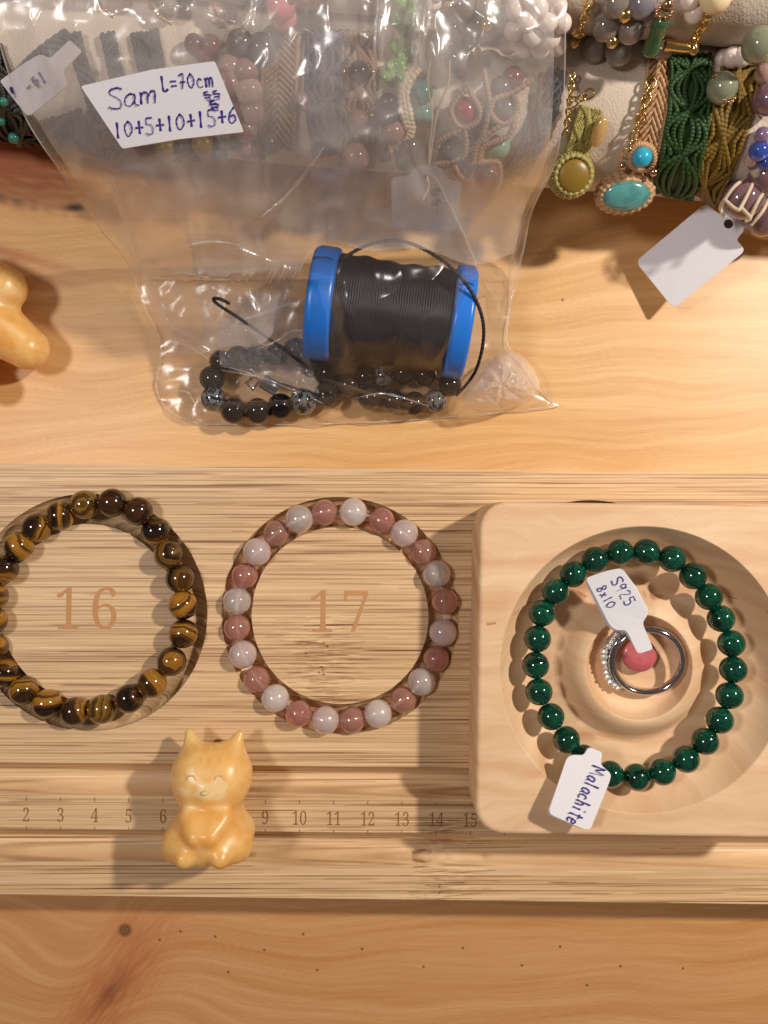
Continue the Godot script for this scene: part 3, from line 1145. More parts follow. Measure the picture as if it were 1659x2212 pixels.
func build_spool() -> void:
	var a := at(700, 657, 0.0175)
	var b := at(992, 697, 0.0175)
	var axis := (b - a).normalized()
	var ln := a.distance_to(b)
	var o := thing("thread_spool", "blue plastic spool wound with black waxed cord inside the clear bag", "spool", Vector3((a.x + b.x) / 2, 0.001, (a.z + b.z) / 2))
	var ring := func(along: float, r: float, seg: int) -> PackedVector3Array:
		var row := PackedVector3Array()
		for i in seg:
			row.append(spool_point(a, axis, along, r, TAU * i / seg))
		return row
	for s in 2:
		var x := 0.0 if s == 0 else ln
		var th := 0.0037 if s == 0 else 0.0030
		var g := Geo.new()
		var rows := []
		for q in [[-1.0, 0.0145], [-0.98, 0.0158], [-0.80, 0.0163], [-0.55, 0.0165], [0.6, 0.0165], [0.85, 0.0163], [1.0, 0.0156], [1.0, 0.011]]:
			rows.append(ring.call(x + th * q[0], q[1], 72))
		g.band(rows, true)
		var dir := -axis if s == 0 else axis
		var face := x + (-th if s == 0 else th)
		g.fan(ring.call(face, 0.0146, 48), dir)
		part(g, "flange", M.blue, o)
		# the slit that holds the end of the cord
		var n := Geo.new()
		var t0 := 2.15 if s == 0 else 2.0
		n.tube(PackedVector3Array([spool_point(a, axis, x - th * 0.9, 0.01655, t0), spool_point(a, axis, x + th * 0.15, 0.01662, t0 + 0.05), spool_point(a, axis, x + th * 0.6, 0.0166, t0 + 0.02)]), [0.0004, 0.00028, 0.0001], 6, false, 0.5)
		part(n, "slit", mat(rgb(20, 60, 130), 0.5), o)
	var g3 := Geo.new()
	var turns := 46
	var rows3 := []
	for i in turns * 6 + 1:
		var t := float(i) / (turns * 6)
		var swell := 0.01455 + 0.0003 * sin(t * 9.0) + 0.00025 * sin(t * 31.0 + 1.0)
		var row := PackedVector3Array()
		for j in 56:
			var th := TAU * j / 56.0
			var ph := t * turns + th / TAU
			var bump := absf(sin(PI * ph)) * 0.00032 + 0.00007 * sin(ph * PI * 2.0 + th * 70.0)
			row.append(spool_point(a, axis, 0.0036 + t * (ln - 0.0064), swell + bump, th))
		rows3.append(row)
	g3.band(rows3, true)
	part(g3, "cord_winding", M.black_thread, o)
	# loose end of the cord
	var pts := []
	for q in [[738, 560, 0.030], [790, 531, 0.0325], [850, 519, 0.0335], [905, 533, 0.0345], [965, 570, 0.0355], [1012, 620, 0.035], [1040, 680, 0.032], [1044, 735, 0.027], [1030, 795, 0.019], [1008, 830, 0.012], [986, 853, 0.007]]:
		pts.append(at(q[0], q[1], q[2]))
	var path := smooth_path(pts, 26)
	var g4 := Geo.new()
	var rr := []
	for i in path.size():
		rr.append(0.00050 + 0.00007 * sin(i * 1.6))
	g4.tube(path, rr, 7)
	part(g4, "loose_cord", M.cord_dark, o)
	pts = []
	for q in [[496, 656, 0.0225], [478, 647, 0.024], [462, 645, 0.024], [470, 657, 0.0235], [520, 690, 0.022], [590, 738, 0.020], [640, 775, 0.018], [676, 800, 0.015]]:
		pts.append(at(q[0], q[1], q[2]))
	path = smooth_path(pts, 22)
	rr = []
	for i in path.size():
		rr.append(0.00050 + 0.00007 * sin(i * 1.6))
	var g5 := Geo.new()
	g5.tube(path, rr, 7)
	part(g5, "cord_end", M.cord_dark, o)
	# obsidian beads
	var ob := []
	var orad := []
	var om := []
	var k := 0
	for q in [[458, 818, 28, 1], [461, 861, 28, 2], [505, 887, 29, 1], [557, 888, 29, 1], [606, 878, 29, 0], [655, 867, 30, 2], [705, 853, 28, 1], [752, 832, 27, 1], [790, 814, 28, 0], [828, 812, 26, 2], [872, 806, 26, 0], [918, 810, 26, 0], [972, 831, 26, 0], [940, 866, 26, 2], [895, 872, 27, 1], [848, 866, 27, 1], [800, 860, 27, 1], [708, 806, 30, 0], [672, 788, 28, 0], [640, 757, 28, 0], [598, 768, 26, 0], [556, 768, 26, 0], [515, 772, 26, 0], [478, 782, 26, 0]]:
		ob.append(at(q[0], q[1], 0.0068 if k not in [13, 14, 15, 16] else 0.0050))
		orad.append(q[2] * 0.0000141 * 10.0)
		om.append([M.obsidian, M.obsidian_brown, M.snow][q[3]])
		k += 1
	bracelet("obsidian_bracelet", "bracelet of black and snowflake obsidian beads in the bottom of the bag", ob, orad, om, "", M.cord_dark)
	# clasp
	var cl := thing("square_clasp", "small silver square clasp shining between the obsidian beads", "clasp", at(546, 828, 0.004))
	var g6 := Geo.new()
	var sq := []
	for q in [[532, 828], [549, 812], [562, 822], [545, 842]]:
		sq.append(at(q[0], q[1], 0.011))
	g6.tube(PackedVector3Array(sq), 0.00055, 6, true)
	part(g6, "frame", M.silver, cl)
	var g7 := Geo.new()
	g7.tube(PackedVector3Array([at(566, 822, 0.0095), at(600, 842, 0.0085)]), 0.0022, 8, false, 0.5)
	part(g7, "tongue", M.silver, cl)
	# small zip bag
	var ib := thing("small_zip_bag", "little crumpled clear zip bag beside the spool inside the large bag", "bag", at(590, 760, 0.003))
	var wr := noise(121, 0.018, 3)
	wr.fractal_type = FastNoiseLite.FRACTAL_RIDGED
	for layer in 2:
		var g8 := Geo.new()
		var rows := []
		for i in 46:
			var t := i / 45.0
			var row := PackedVector3Array()
			for j in 46:
				var s := j / 45.0
				var l := Vector2(470, 690).lerp(Vector2(475, 790), t)
				var r := Vector2(625, 625).lerp(Vector2(690, 850), t)
				var q := l.lerp(r, s)
				var h := 0.0135 + 0.004 * sin(PI * s) * sin(PI * t) * (1.0 - layer) + wr.get_noise_2d(q.x * 1.2, q.y * 1.2 + layer * 300.0) * 0.0022 - layer * 0.0012
				row.append(at(q.x, q.y, h))
			rows.append(row)
		g8.band(rows, false, Vector3.UP)
		part(g8, "film", M.inner_bag, ib)
	var g9 := Geo.new()
	g9.tube(PackedVector3Array([at(508, 696, 0.0185), at(570, 676, 0.019), at(632, 653, 0.0185)]), 0.0006, 6, false, 0.5)
	part(g9, "zip", M.seam, ib)


const LEFT_EDGE := [[-34, -90], [-10, 60], [48, 240], [128, 368], [214, 492], [270, 560], [304, 645], [346, 742], [338, 838], [372, 890], [440, 917]]
const RIGHT_EDGE := [[1224, -90], [1222, 60], [1217, 240], [1198, 355], [1152, 450], [1126, 560], [1106, 650], [1096, 738], [1132, 790], [1166, 838], [1209, 877]]
const FRONT_H := [0.085, 0.082, 0.073, 0.063, 0.052, 0.0445, 0.041, 0.035, 0.020, 0.010, 0.0012]
const BACK_H := [0.082, 0.079, 0.066, 0.053, 0.024, 0.006, 0.001, 0.0008, 0.0006, 0.0006, 0.0006]
var ridge_noise: FastNoiseLite
var ripple: FastNoiseLite


func along(list: Array, t: float, k := -1) -> float:
	var x := clampf(t, 0.0, 1.0) * (list.size() - 1)
	var i := mini(int(x), list.size() - 2)
	var f := x - i
	var g := func(n: int) -> float:
		var e = list[clampi(n, 0, list.size() - 1)]
		return float(e[k] if k >= 0 else e)
	return cubic_interpolate(g.call(i), g.call(i + 1), g.call(i - 1), g.call(i + 2), f)


func bag_plan(s: float, t: float) -> Vector2:
	var l := Vector2(along(LEFT_EDGE, t, 0), along(LEFT_EDGE, t, 1))
	var r := Vector2(along(RIGHT_EDGE, t, 0), along(RIGHT_EDGE, t, 1))
	var q := l.lerp(r, s)
	q.y += sin(PI * s) * 14.0 * smoothstep(0.7, 1.0, t)
	return q


const CREASES := [
	[240, 400, 300, 580, 14, 1.5], [300, 640, 345, 700, 8, 1.8], [345, 700, 470, 780, 9, 1.6], [360, 545, 470, 520, 10, 0.8], [470, 520, 640, 590, 12, 0.8], [700, 320, 560, 470, 12, 1.4],
	[545, 0, 510, 95, 9, 3.0], [900, 0, 895, 150, 9, 3.0], [820, -20, 815, 150, 11, 2.6], [940, 380, 1110, 740, 16, 1.2], [1195, 360, 1110, 560, 8, 2.0], [1110, 560, 1088, 740, 8, 2.0],
	[480, 790, 700, 880, 9, 1.5], [700, 815, 880, 870, 9, 1.2], [350, 860, 440, 900, 8, 1.4], [760, 870, 980, 900, 9, 1.0], [1088, 740, 1120, 870, 9, 1.8], [60, 30, 190, 330, 16, 1.0], [780, 470, 640, 600, 20, 0.8], [300, 560, 500, 640, 14, 0.9],
]


func bag_bump(q: Vector2) -> float:
	var calm := 1.0 - smoothstep(0.75, 1.25, Vector2((q.x - 350.0) / 230.0, (q.y - 228.0) / 130.0).length())
	var flat := 1.0 - 0.97 * smoothstep(0.0, 1.0, 1.0 - (1.0 - calm)) * calm
	var h := ridge_noise.get_noise_2d(q.x * 0.8, q.y * 0.6) * 0.0019 + ripple.get_noise_2d(q.x * 0.7, q.y * 0.5) * 0.00025
	for c in CREASES:
		var a := Vector2(c[0], c[1])
		var b := Vector2(c[2], c[3])
		var m := (a + b) / 2.0
		if absf(q.x - m.x) > absf(a.x - b.x) / 2.0 + 45.0 or absf(q.y - m.y) > absf(a.y - b.y) / 2.0 + 45.0:
			continue
		var ab := b - a
		var t := clampf((q - a).dot(ab) / ab.length_squared(), 0.0, 1.0)
		var d: float = q.distance_to(a + ab * t) / c[4]
		h += c[5] * 0.0012 * exp(-absf(d) * 1.6) * (0.35 + 0.65 * sin(PI * t))
	return h * flat


func bag_front(s: float, t: float) -> Vector3:
	var q := bag_plan(s, t)
	var e := 1.0 - pow(absf(2.0 * s - 1.0), 5.0)
	var lo := along(BACK_H, t) + 0.0006
	var hi := along(FRONT_H, t)
	var full := hi
	if t > 0.55:
		# the film rides over the spool and sinks beside it
		var over := smoothstep(0.42, 0.56, s) * (1.0 - smoothstep(0.86, 0.99, s))
		full = lerpf(maxf(hi * 0.62, lo), hi, over)
		if t > 0.86:
			full = hi
	return at(q.x, q.y, lerpf(lo, full, e) + bag_bump(q) * minf(1.0, e * 2.5 + 0.15))


func bag_at(px: float, py: float, lift: float) -> Vector3:
	# the front film under a plan point, by search
	var s := 0.3
	var t := 0.2
	for i in 14:
		var q := bag_plan(s, t)
		t += (py - q.y) / 1030.0
		s += (px - q.x) / 1200.0
	var p := bag_front(s, t)
	return at(px, py, p.y + lift)


func flat_sheet(a: Vector3, b: Vector3, c: Vector3, lift: float) -> Callable:
	# a plane through three points, raised by lift: plan point -> point on the plane
	var up := (b - a).cross(c - a).normalized()
	var d := up.dot(a + Vector3(0, lift, 0))
	return func(px: float, py: float) -> Vector3:
		var eye := Vector3(0, EYE, 0)
		var ray := Vector3((px - 829.5) / F, -1.0, (py - 1106.0) / F)
		return eye + ray * ((d - up.dot(eye)) / up.dot(ray))


func build_bag() -> void:
	ridge_noise = noise(131, 0.0052, 2)
	ridge_noise.fractal_type = FastNoiseLite.FRACTAL_RIDGED
	ripple = noise(132, 0.022, 2)
	var o := thing("plastic_bag", "large clear plastic bag with a handwritten sticker holding the blue spool", "bag", at(780, 760, 0.0))
	var g := Geo.new()
	var rows := []
	for i in 301:
		var row := PackedVector3Array()
		for j in 301:
			row.append(bag_front(j / 300.0, i / 300.0))
		rows.append(row)
	g.band(rows, false, Vector3.UP)
	part(g, "front_film", M.bag, o)
	g = Geo.new()
	rows = []
	for i in 81:
		var row := PackedVector3Array()
		for j in 61:
			var t := i / 80.0
			var s := j / 60.0
			var q := bag_plan(s, t)
			row.append(at(q.x, q.y, along(BACK_H, t) + absf(ripple.get_noise_2d(q.x * 0.5, q.y * 0.5 + 400.0)) * 0.0015 * smoothstep(0.0, 0.1, 1.0 - t)))
		rows.append(row)
	g.band(rows, false, Vector3.UP)
	part(g, "back_film", M.bag, o)
	# the mouth of the bag is folded over: a third layer in the upper half, ending in a slanting fold
	g = Geo.new()
	rows = []
	for i in 90:
		var row := PackedVector3Array()
		for j in 90:
			var s := lerpf(0.02, 0.98, j / 89.0)
			var last := lerpf(0.70, 0.48, smoothstep(0.25, 0.55, s)) + 0.02 * sin(s * 9.0) + 0.012 * sin(s * 23.0)
			var p := bag_front(s, last * i / 89.0)
			row.append(at((p.x / (EYE - p.y)) * F + 829.5, (p.z / (EYE - p.y)) * F + 1106.0, p.y - 0.0016 - 0.0006 * sin(s * 40.0 + i * 0.2)))
		rows.append(row)
	g.band(rows, false, Vector3.UP)
	part(g, "folded_mouth", M.bag_fold, o)
	for s in [0.0, 1.0]:
		g = Geo.new()
		var path := PackedVector3Array()
		for i in 161:
			path.append(bag_front(s, i / 160.0) - Vector3(0, 0.0003, 0))
		g.tube(path, 0.00016, 5)
		part(g, "side_seam", M.seam, o)
	g = Geo.new()
	var low := PackedVector3Array()
	for j in 121:
		low.append(bag_front(j / 120.0, 1.0) + Vector3(0, 0.0001, 0))
	g.tube(low, 0.00017, 5)
	part(g, "bottom_seam", M.seam, o)
	# sharp creases that catch the lamps
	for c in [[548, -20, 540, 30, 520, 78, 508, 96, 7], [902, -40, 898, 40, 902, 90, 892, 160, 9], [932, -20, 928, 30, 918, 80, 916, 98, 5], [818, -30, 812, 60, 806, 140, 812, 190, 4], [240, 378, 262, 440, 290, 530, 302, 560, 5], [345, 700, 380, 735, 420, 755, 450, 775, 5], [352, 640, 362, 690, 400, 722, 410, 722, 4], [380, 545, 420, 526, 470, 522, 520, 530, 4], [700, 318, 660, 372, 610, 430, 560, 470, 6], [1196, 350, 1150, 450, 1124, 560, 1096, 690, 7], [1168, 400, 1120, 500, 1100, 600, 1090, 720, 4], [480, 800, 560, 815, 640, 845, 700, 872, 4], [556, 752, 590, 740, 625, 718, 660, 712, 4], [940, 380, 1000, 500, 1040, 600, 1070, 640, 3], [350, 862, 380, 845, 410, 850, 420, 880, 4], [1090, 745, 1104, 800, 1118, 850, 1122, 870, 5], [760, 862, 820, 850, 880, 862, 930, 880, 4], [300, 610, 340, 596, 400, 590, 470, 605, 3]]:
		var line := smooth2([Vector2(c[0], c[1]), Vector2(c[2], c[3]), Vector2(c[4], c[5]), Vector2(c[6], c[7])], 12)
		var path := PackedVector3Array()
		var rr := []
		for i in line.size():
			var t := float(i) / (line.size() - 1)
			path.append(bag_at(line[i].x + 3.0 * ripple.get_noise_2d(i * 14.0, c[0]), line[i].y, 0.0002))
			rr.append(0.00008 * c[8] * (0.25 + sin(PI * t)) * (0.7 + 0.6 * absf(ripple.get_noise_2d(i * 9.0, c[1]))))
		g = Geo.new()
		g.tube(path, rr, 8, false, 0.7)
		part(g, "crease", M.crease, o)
	# the corner that is folded back on itself at the lower right
	g = Geo.new()
	var outline := rounded([Vector2(992, 862), Vector2(1030, 800), Vector2(1092, 748), Vector2(1140, 775), Vector2(1172, 832), Vector2(1150, 868), Vector2(1070, 890), Vector2(1015, 888)], 30.0, 9)
	var mid := Vector2(1085, 830)
	rows = []
	for i in 26:
		var t := i / 25.0
		var row := PackedVector3Array()
		for q in outline:
			var w := mid.lerp(q, t)
			var a := (q - mid).angle()
			var h := 0.004 + 0.014 * sqrt(maxf(0.0, 1.0 - t * t)) + 0.0016 * ridge_noise.get_noise_2d(w.x * 4.0, w.y * 4.0) + 0.0009 * sin(a * 7.0) * t * (1.0 - t) * 4.0
			row.append(at(w.x, w.y, maxf(h, 0.0012)))
		rows.append(row)
	g.band(rows, true, Vector3.UP)
	part(g, "folded_corner", M.bag_corner, o)
	# sticker
	# lies flat on the film: a plane through the film, lifted clear of its ridges
	var lay := flat_sheet(bag_at(180, 190, 0.0), bag_at(460, 140, 0.0), bag_at(390, 300, 0.0), 0.0)
	var away := 0.0
	for i in 13:
		for j in 9:
			var px := lerpf(178, 525, i / 12.0)
			var py := lerpf(135, 320, j / 8.0)
			away = maxf(away, bag_at(px, py, 0.0).y - lay.call(px, py).y)
	lay = flat_sheet(bag_at(180, 190, 0.0), bag_at(460, 140, 0.0), bag_at(390, 300, 0.0), minf(away, 0.008) + 0.0006)
	var outline2 := rounded([Vector2(174, 186), Vector2(330, 150), Vector2(464, 132), Vector2(527, 285), Vector2(390, 300), Vector2(264, 321)], 6.0)
	var st := paper_tag(o, outline2, lay, M.paper, "sticker")
	g = Geo.new()
	write_on("Sam", Vector2(232, 236), Vector2(38, -5), Vector2(-3, 0) + Vector2(0, -44), lay, 0.00030, g, 0.92, 0.00007)
	write_on("L=70cm", Vector2(350, 197), Vector2(18, -1.5), Vector2(-5, -33), lay, 0.00026, g, 1.05, 0.00007)
	write_on("10+5+10+15+6", Vector2(247, 300), Vector2(21.5, -2.8), Vector2(-3, -35), lay, 0.00029, g, 1.04, 0.00007)
	write_on("~~", Vector2(440, 218), Vector2(20, -2), Vector2(-4, -22), lay, 0.00022, g, 1.0, 0.00007)
	write_on("~", Vector2(452, 240), Vector2(26, -2), Vector2(-4, -26), lay, 0.00030, g, 1.0, 0.00007)
	part(g, "handwriting", M.ink, st)


# ------------------------------------------------------------------ the display stand and its jewellery
func build_stand() -> void:
	var o := thing("bracelet_stand", "cream padded display stand with two rolls full of bracelets", "display stand", Vector3(0, 0, -0.115))
	for r in [LOW, HIGH]:
		var g := Geo.new()
		var rows := []
		for i in 41:
			var x := lerpf(-0.21, 0.21, i / 40.0)
			var row := PackedVector3Array()
			for j in 40:
				var t := TAU * j / 40.0
				var rr: float = r.z * (1.0 + 0.012 * sin(x * 90.0 + t * 2.0))
				row.append(Vector3(x, r.x + cos(t) * rr, r.y + SKEW * x + sin(t) * rr))
			rows.append(row)
		g.band(rows, true)
		part(g, "roll", M.cream, o)
	for s in [-0.195, 0.195]:
		var g := Geo.new()
		var back := Vector3(0, 0, SKEW * s)
		g.tube(PackedVector3Array([Vector3(s, 0.0, -0.128) + back, Vector3(s, 0.024, -0.128) + back, Vector3(s, 0.055, -0.1419) + back]), 0.008, 10)
		part(g, "post", M.cream, o)
	var f := Geo.new()
	f.tube(PackedVector3Array([Vector3(-0.205, 0.006, -0.158), Vector3(0.205, 0.006, -0.123)]), 0.012, 8, false, 0.45)
	part(f, "foot", M.cream, o)


func band_point(line: PackedVector2Array, half: float, u: float, t: float, roll: Vector3, d: float) -> Vector3:
	var x := clampf(t, 0.0, 1.0) * (line.size() - 1)
	var i := mini(int(x), line.size() - 2)
	var p := line[i].lerp(line[i + 1], x - i)
	var dir := (line[mini(i + 2, line.size() - 1)] - line[maxi(i - 1, 0)]).normalized()
	var q := p + Vector2(dir.y, -dir.x) * u * half
	var hit := on_roll(q.x, q.y, roll, d)
	return hit[0]


func macrame(called: String, label: String, pts: Array, half: float, roll: Vector3, pattern: String, m: Material, periods: float, lift := 0.0) -> Node3D:
	var line := smooth2(pts, 10)
	var mid := on_roll(line[line.size() / 2].x, line[line.size() / 2].y, roll, 0.0)
	var o := thing(called, label, "bracelet", mid[0])
	var g := Geo.new()
	var rows := []
	for i in 41:
		var row := PackedVector3Array()
		for j in 9:
			var u := j / 4.0 - 1.0
			row.append(band_point(line, half, u * 0.93, i / 40.0, roll, lift + 0.0005))
		rows.append(row)
	g.band(rows, false, Vector3(0, 1, 1))
	var base := part(g, "backing", m, o)
	g = Geo.new()
	var steps := 150
	var sway := func(t: float) -> float:
		if pattern == "diamond":
			var x := fposmod(t * periods / 2.0, 1.0)
			return 1.0 - 4.0 * absf(x - 0.5) if x < 2.0 else 0.0
		return cos(PI * t * periods)
	if pattern == "eye" or pattern == "diamond":
		for a in [0.3, 0.64, 1.0]:
			for s in [-1.0, 1.0]:
				var path := PackedVector3Array()
				var rr := []
				for i in steps + 1:
					var t := float(i) / steps
					path.append(band_point(line, half, s * a * sway.call(t), t, roll, lift + 0.0011 + 0.0003 * s * sin(PI * t * periods)))
					rr.append(0.00072 + 0.0001 * sin(i * 1.7))
				g.tube(path, rr, 5)
		for b in [0.04, 0.42]:
			for s in [-1.0, 1.0]:
				var path := PackedVector3Array()
				var rr := []
				for i in steps + 1:
					var t := float(i) / steps
					var w := 1.0 - absf(sway.call(t))
					path.append(band_point(line, half, s * (1.0 - b * w), t, roll, lift + 0.0006 + 0.0006 * w))
					rr.append(0.00064 + 0.0001 * sin(i * 1.7 + 1.0))
				g.tube(path, rr, 5)
	elif pattern == "chevron":
		var n := int(periods)
		for i in n:
			var t := (i + 0.5) / n
			var path := PackedVector3Array()
			var rr := []
			for j in 25:
				var u := j / 12.0 - 1.0
				path.append(band_point(line, half, u, t + (absf(u) - 0.5) * 1.6 / n * 1.6, roll, lift + 0.0009))
				rr.append(0.00042 + 0.00013 * sin(j * 2.2))
			g.tube(path, rr, 5)
		for s in [-1.0, 1.0]:
			var path := PackedVector3Array()
			var rr := []
			for i in 121:
				path.append(band_point(line, half, s, i / 120.0, roll, lift + 0.0008))
				rr.append(0.00055 + 0.00016 * sin(i * 2.0))
			g.tube(path, rr, 5)
	else:   # braid
		for k in 5:
			var path := PackedVector3Array()
			var rr := []
			for i in steps + 1:
				var t := float(i) / steps
				path.append(band_point(line, half, 0.95 * sin(PI * t * periods + TAU * k / 5.0), t, roll, lift + 0.0011 + 0.0004 * cos(PI * t * periods * 2.0 + TAU * k / 5.0)))
				rr.append(0.0006 + 0.00016 * sin(i * 2.0))
			g.tube(path, rr, 5)
	part(g, "knotted_cords", m, o)
	return o


func chain(g: Geo, pts: Array, roll: Vector3, size: float, wire: float, lift := 0.0012, round := 0.75) -> void:
	var line := smooth2(pts, 30)
	var p := line[0]
	var run := 0.0
	var k := 0
	for i in range(1, line.size()):
		run += line[i].distance_to(line[i - 1])
		if run < size * 0.78:
			continue
		run = 0.0
		var hit := on_roll(line[i].x, line[i].y, roll, lift)
		var ahead := on_roll(line[i].x + (line[i].x - p.x), line[i].y + (line[i].y - p.y), roll, lift)
		p = line[i]
		var dir: Vector3 = (ahead[0] - hit[0]).normalized()
		var side: Vector3 = dir.cross(hit[1]).normalized()
		if k % 2 == 1:
			side = (side * 0.55 + (hit[1] as Vector3) * 0.83).normalized()
		k += 1
		var ring := PackedVector3Array()
		var r := size / F * 0.105
		for j in 14:
			var t := TAU * j / 14.0
			ring.append(hit[0] + dir * cos(t) * r + side * sin(t) * r * round)
		g.tube(ring, wire, 5, true)


func roll_bead(called: String, px: float, py: float, rpx: float, m: Material, roll: Vector3, o: Node3D, extra := 0.0, stretch := Vector3.ONE) -> Vector3:
	var h := on_roll(px, py, roll, 0.004 + extra)
	var r: float = rpx / F * (EYE - h[0].y)
	h = on_roll(px, py, roll, r + extra)
	bead(called, h[0], r, m, o, stretch)
	return h[0]


func strand(called: String, label: String, category: String, list: Array, roll: Vector3, group := "") -> Node3D:
	# list: [px, py, radius, material name, part name, extra lift]
	var mid := on_roll(list[0][0], list[0][1], roll, 0.0)
	var o := thing(called, label, category, mid[0], group)
	for q in list:
		roll_bead(q[4], q[0], q[1], q[2], M[q[3]], roll, o, q[5] if q.size() > 5 else 0.0)
	return o


func cord_on(o: Node3D, called: String, lists: Array, roll: Vector3, r: float, m: Material, lift: float) -> void:
	var g := Geo.new()
	for pts in lists:
		var path := PackedVector3Array()
		var rr := []
		var line := smooth2(pts, 12)
		for i in line.size():
			path.append(on_roll(line[i].x, line[i].y, roll, lift)[0])
			rr.append(r * (1.0 + 0.22 * sin(i * 2.1)))
		g.tube(path, rr, 6)
	part(g, called, m, o)


func V(list: Array) -> Array:
	var out := []
	for i in range(0, list.size(), 2):
		out.append(Vector2(list[i], list[i + 1]))
	return out


func build_jewellery_right() -> void:
	macrame("green_bracelet", "dark green macrame bracelet with leaf shaped knots on the lower roll", V([1490, 118, 1492, 180, 1486, 260, 1472, 340, 1452, 424]), 43, LOW, "eye", M.green_thread, 3.4, 0.0008)
	macrame("olive_bracelet", "golden olive macrame bracelet with diamond knots beside the green one", V([1606, 128, 1590, 210, 1562, 300, 1530, 380, 1508, 426]), 42, LOW, "diamond", M.olive_thread, 3.0)
	var o := macrame("turquoise_bracelet", "beige macrame bracelet with a round turquoise bead and a turquoise oval", V([1430, 125, 1422, 190, 1408, 260, 1394, 330, 1380, 392]), 28, LOW, "chevron", M.beige_thread, 15.0)
	roll_bead("turquoise_bead", 1387, 340, 21, M.turquoise, LOW, o, 0.0012)
	cord_on(o, "bezel_cord", [V([1362, 340, 1370, 318, 1388, 312, 1408, 322, 1412, 345, 1400, 364, 1380, 366, 1364, 356, 1362, 340])], LOW, 0.0009, M.beige_thread, 0.0022)
	for q in [[1344, 358], [1412, 372]]:
		roll_bead("silver_ball", q[0], q[1], 9, M.rose_gold, LOW, o, 0.002)
	var cab := on_roll(1353, 412, LOW, 0.0045)
	var cc: Vector3 = cab[0] + Vector3(0, 0.0, 0.0015)
	var tilt := Basis(Vector3.RIGHT, 0.72)
	var e := bead("turquoise_oval", cc, 0.0066, M.turquoise_cab, o, Vector3.ONE, false)
	e.transform.basis = tilt * Basis.from_scale(Vector3(0.0066, 0.0018, 0.0042))
	var g := Geo.new()
	for ly in 3:
		var ring := PackedVector3Array()
		var rr := []
		for i in 90:
			var t := TAU * i / 90.0
			ring.append(cc + tilt * Vector3(cos(t) * (0.0068 + ly * 0.0006), -0.0004 - ly * 0.0009, sin(t) * (0.0044 + ly * 0.0006)))
			rr.append(0.00068 + 0.0002 * sin(i * 1.55))
		g.tube(ring, rr, 6, true)
	part(g, "oval_bezel", M.beige_thread, o)

	o = macrame("lime_bracelet", "pale lime macrame strap with a round olive stone in a corded bezel", V([1276, 235, 1262, 280, 1246, 330, 1240, 372]), 22, LOW, "diamond", M.lime_thread, 3.0)
	var hit := on_roll(1238, 378, LOW, 0.006)
	var oc: Vector3 = hit[0]
	tilt = Basis(Vector3.RIGHT, 0.42)
	e = bead("olive_stone", oc + Vector3(0, 0.0006, 0.0006), 0.0045, M.olive_cab, o, Vector3.ONE, false)
	e.transform.basis = tilt * Basis.from_scale(Vector3(0.0043, 0.0012, 0.0043))
	g = Geo.new()
	for ly in 4:
		var ring := PackedVector3Array()
		var rr := []
		for i in 80:
			var t := TAU * i / 80.0
			ring.append(oc + tilt * Vector3(cos(t) * (0.0048 + ly * 0.0003), 0.0004 - ly * 0.0011, sin(t) * (0.0048 + ly * 0.0003)))
			rr.append(0.00066 + 0.0002 * sin(i * 1.55 + ly))
		g.tube(ring, rr, 6, true)
	for i in 40:
		var t := TAU * i / 40.0
		g.tube(PackedVector3Array([oc + tilt * Vector3(cos(t) * 0.0054, 0.0003, sin(t) * 0.0054), oc + tilt * Vector3(cos(t) * 0.006, -0.0035, sin(t) * 0.006)]), 0.00045, 5)
	part(g, "corded_bezel", M.lime_thread, o)
	hit = on_roll(1294, 285, LOW, 0.003)
	var dr := thing("amber_drop", "small cloudy amber drop hanging beside the lime strap", "pendant", hit[0])
	e = bead("drop", hit[0], 0.003, M.amber_drop, dr, Vector3.ONE, false)
	e.transform.basis = Basis(Vector3.RIGHT, 0.8) * Basis(Vector3.UP, -0.15) * Basis.from_scale(Vector3(0.0019, 0.0017, 0.0040))

	# grey moonstone clusters with gold balls
	strand("moonstone_bracelet", "bracelet of cloudy grey moonstone beads with gold balls between", "bracelet", [
		[1330, 8, 30, "moon", "bead"], [1385, 10, 30, "lilac", "bead"], [1308, 58, 30, "moon", "bead"], [1362, 64, 30, "moon", "bead"], [1405, 36, 22, "moon", "bead"],
		[1282, 108, 27, "moon", "bead"], [1337, 112, 30, "moon", "bead"], [1262, 150, 18, "smoke", "bead"], [1350, 32, 16, "gold", "gold_ball", 0.0035], [1322, 90, 14, "gold", "gold_ball", 0.004], [1303, 140, 14, "gold", "gold_ball", 0.0035], [1282, 180, 13, "gold", "gold_ball", 0.003],
		[1268, 164, 22, "moon", "bead", 0.001], [1318, 164, 27, "moon", "bead"], [1250, 190, 18, "smoke", "bead"], [1292, 192, 24, "moon", "bead"]], HIGH)
	strand("rose_quartz_bracelet", "soft pink rose quartz beads under the green carved bead", "bracelet", [[1375, 126, 26, "rose", "bead"], [1402, 134, 26, "rose", "bead"], [1352, 142, 20, "rose", "bead"], [1432, 108, 22, "rose", "bead"]], HIGH)
	# carved jade bamboo bead
	var j0: Vector3 = on_roll(1432, 38, HIGH, 0.006)[0]
	var j1: Vector3 = on_roll(1404, 116, HIGH, 0.0075)[0]
	var jd := thing("jade_bead", "dark green carved jade bead shaped like bamboo with a gold cap", "pendant", j1)
	g = Geo.new()
	var path := PackedVector3Array()
	var rr := []
	for i in 13:
		var t := i / 12.0
		path.append(j0.lerp(j1, t))
		rr.append(0.0022 - 0.0004 * sin(PI * t) + 0.0003 * pow(t, 3.0) - (0.0007 if i in [0, 12] else 0.0))
	g.tube(path, rr, 14)
	part(g, "carved_bead", M.jade, jd)
	g = Geo.new()
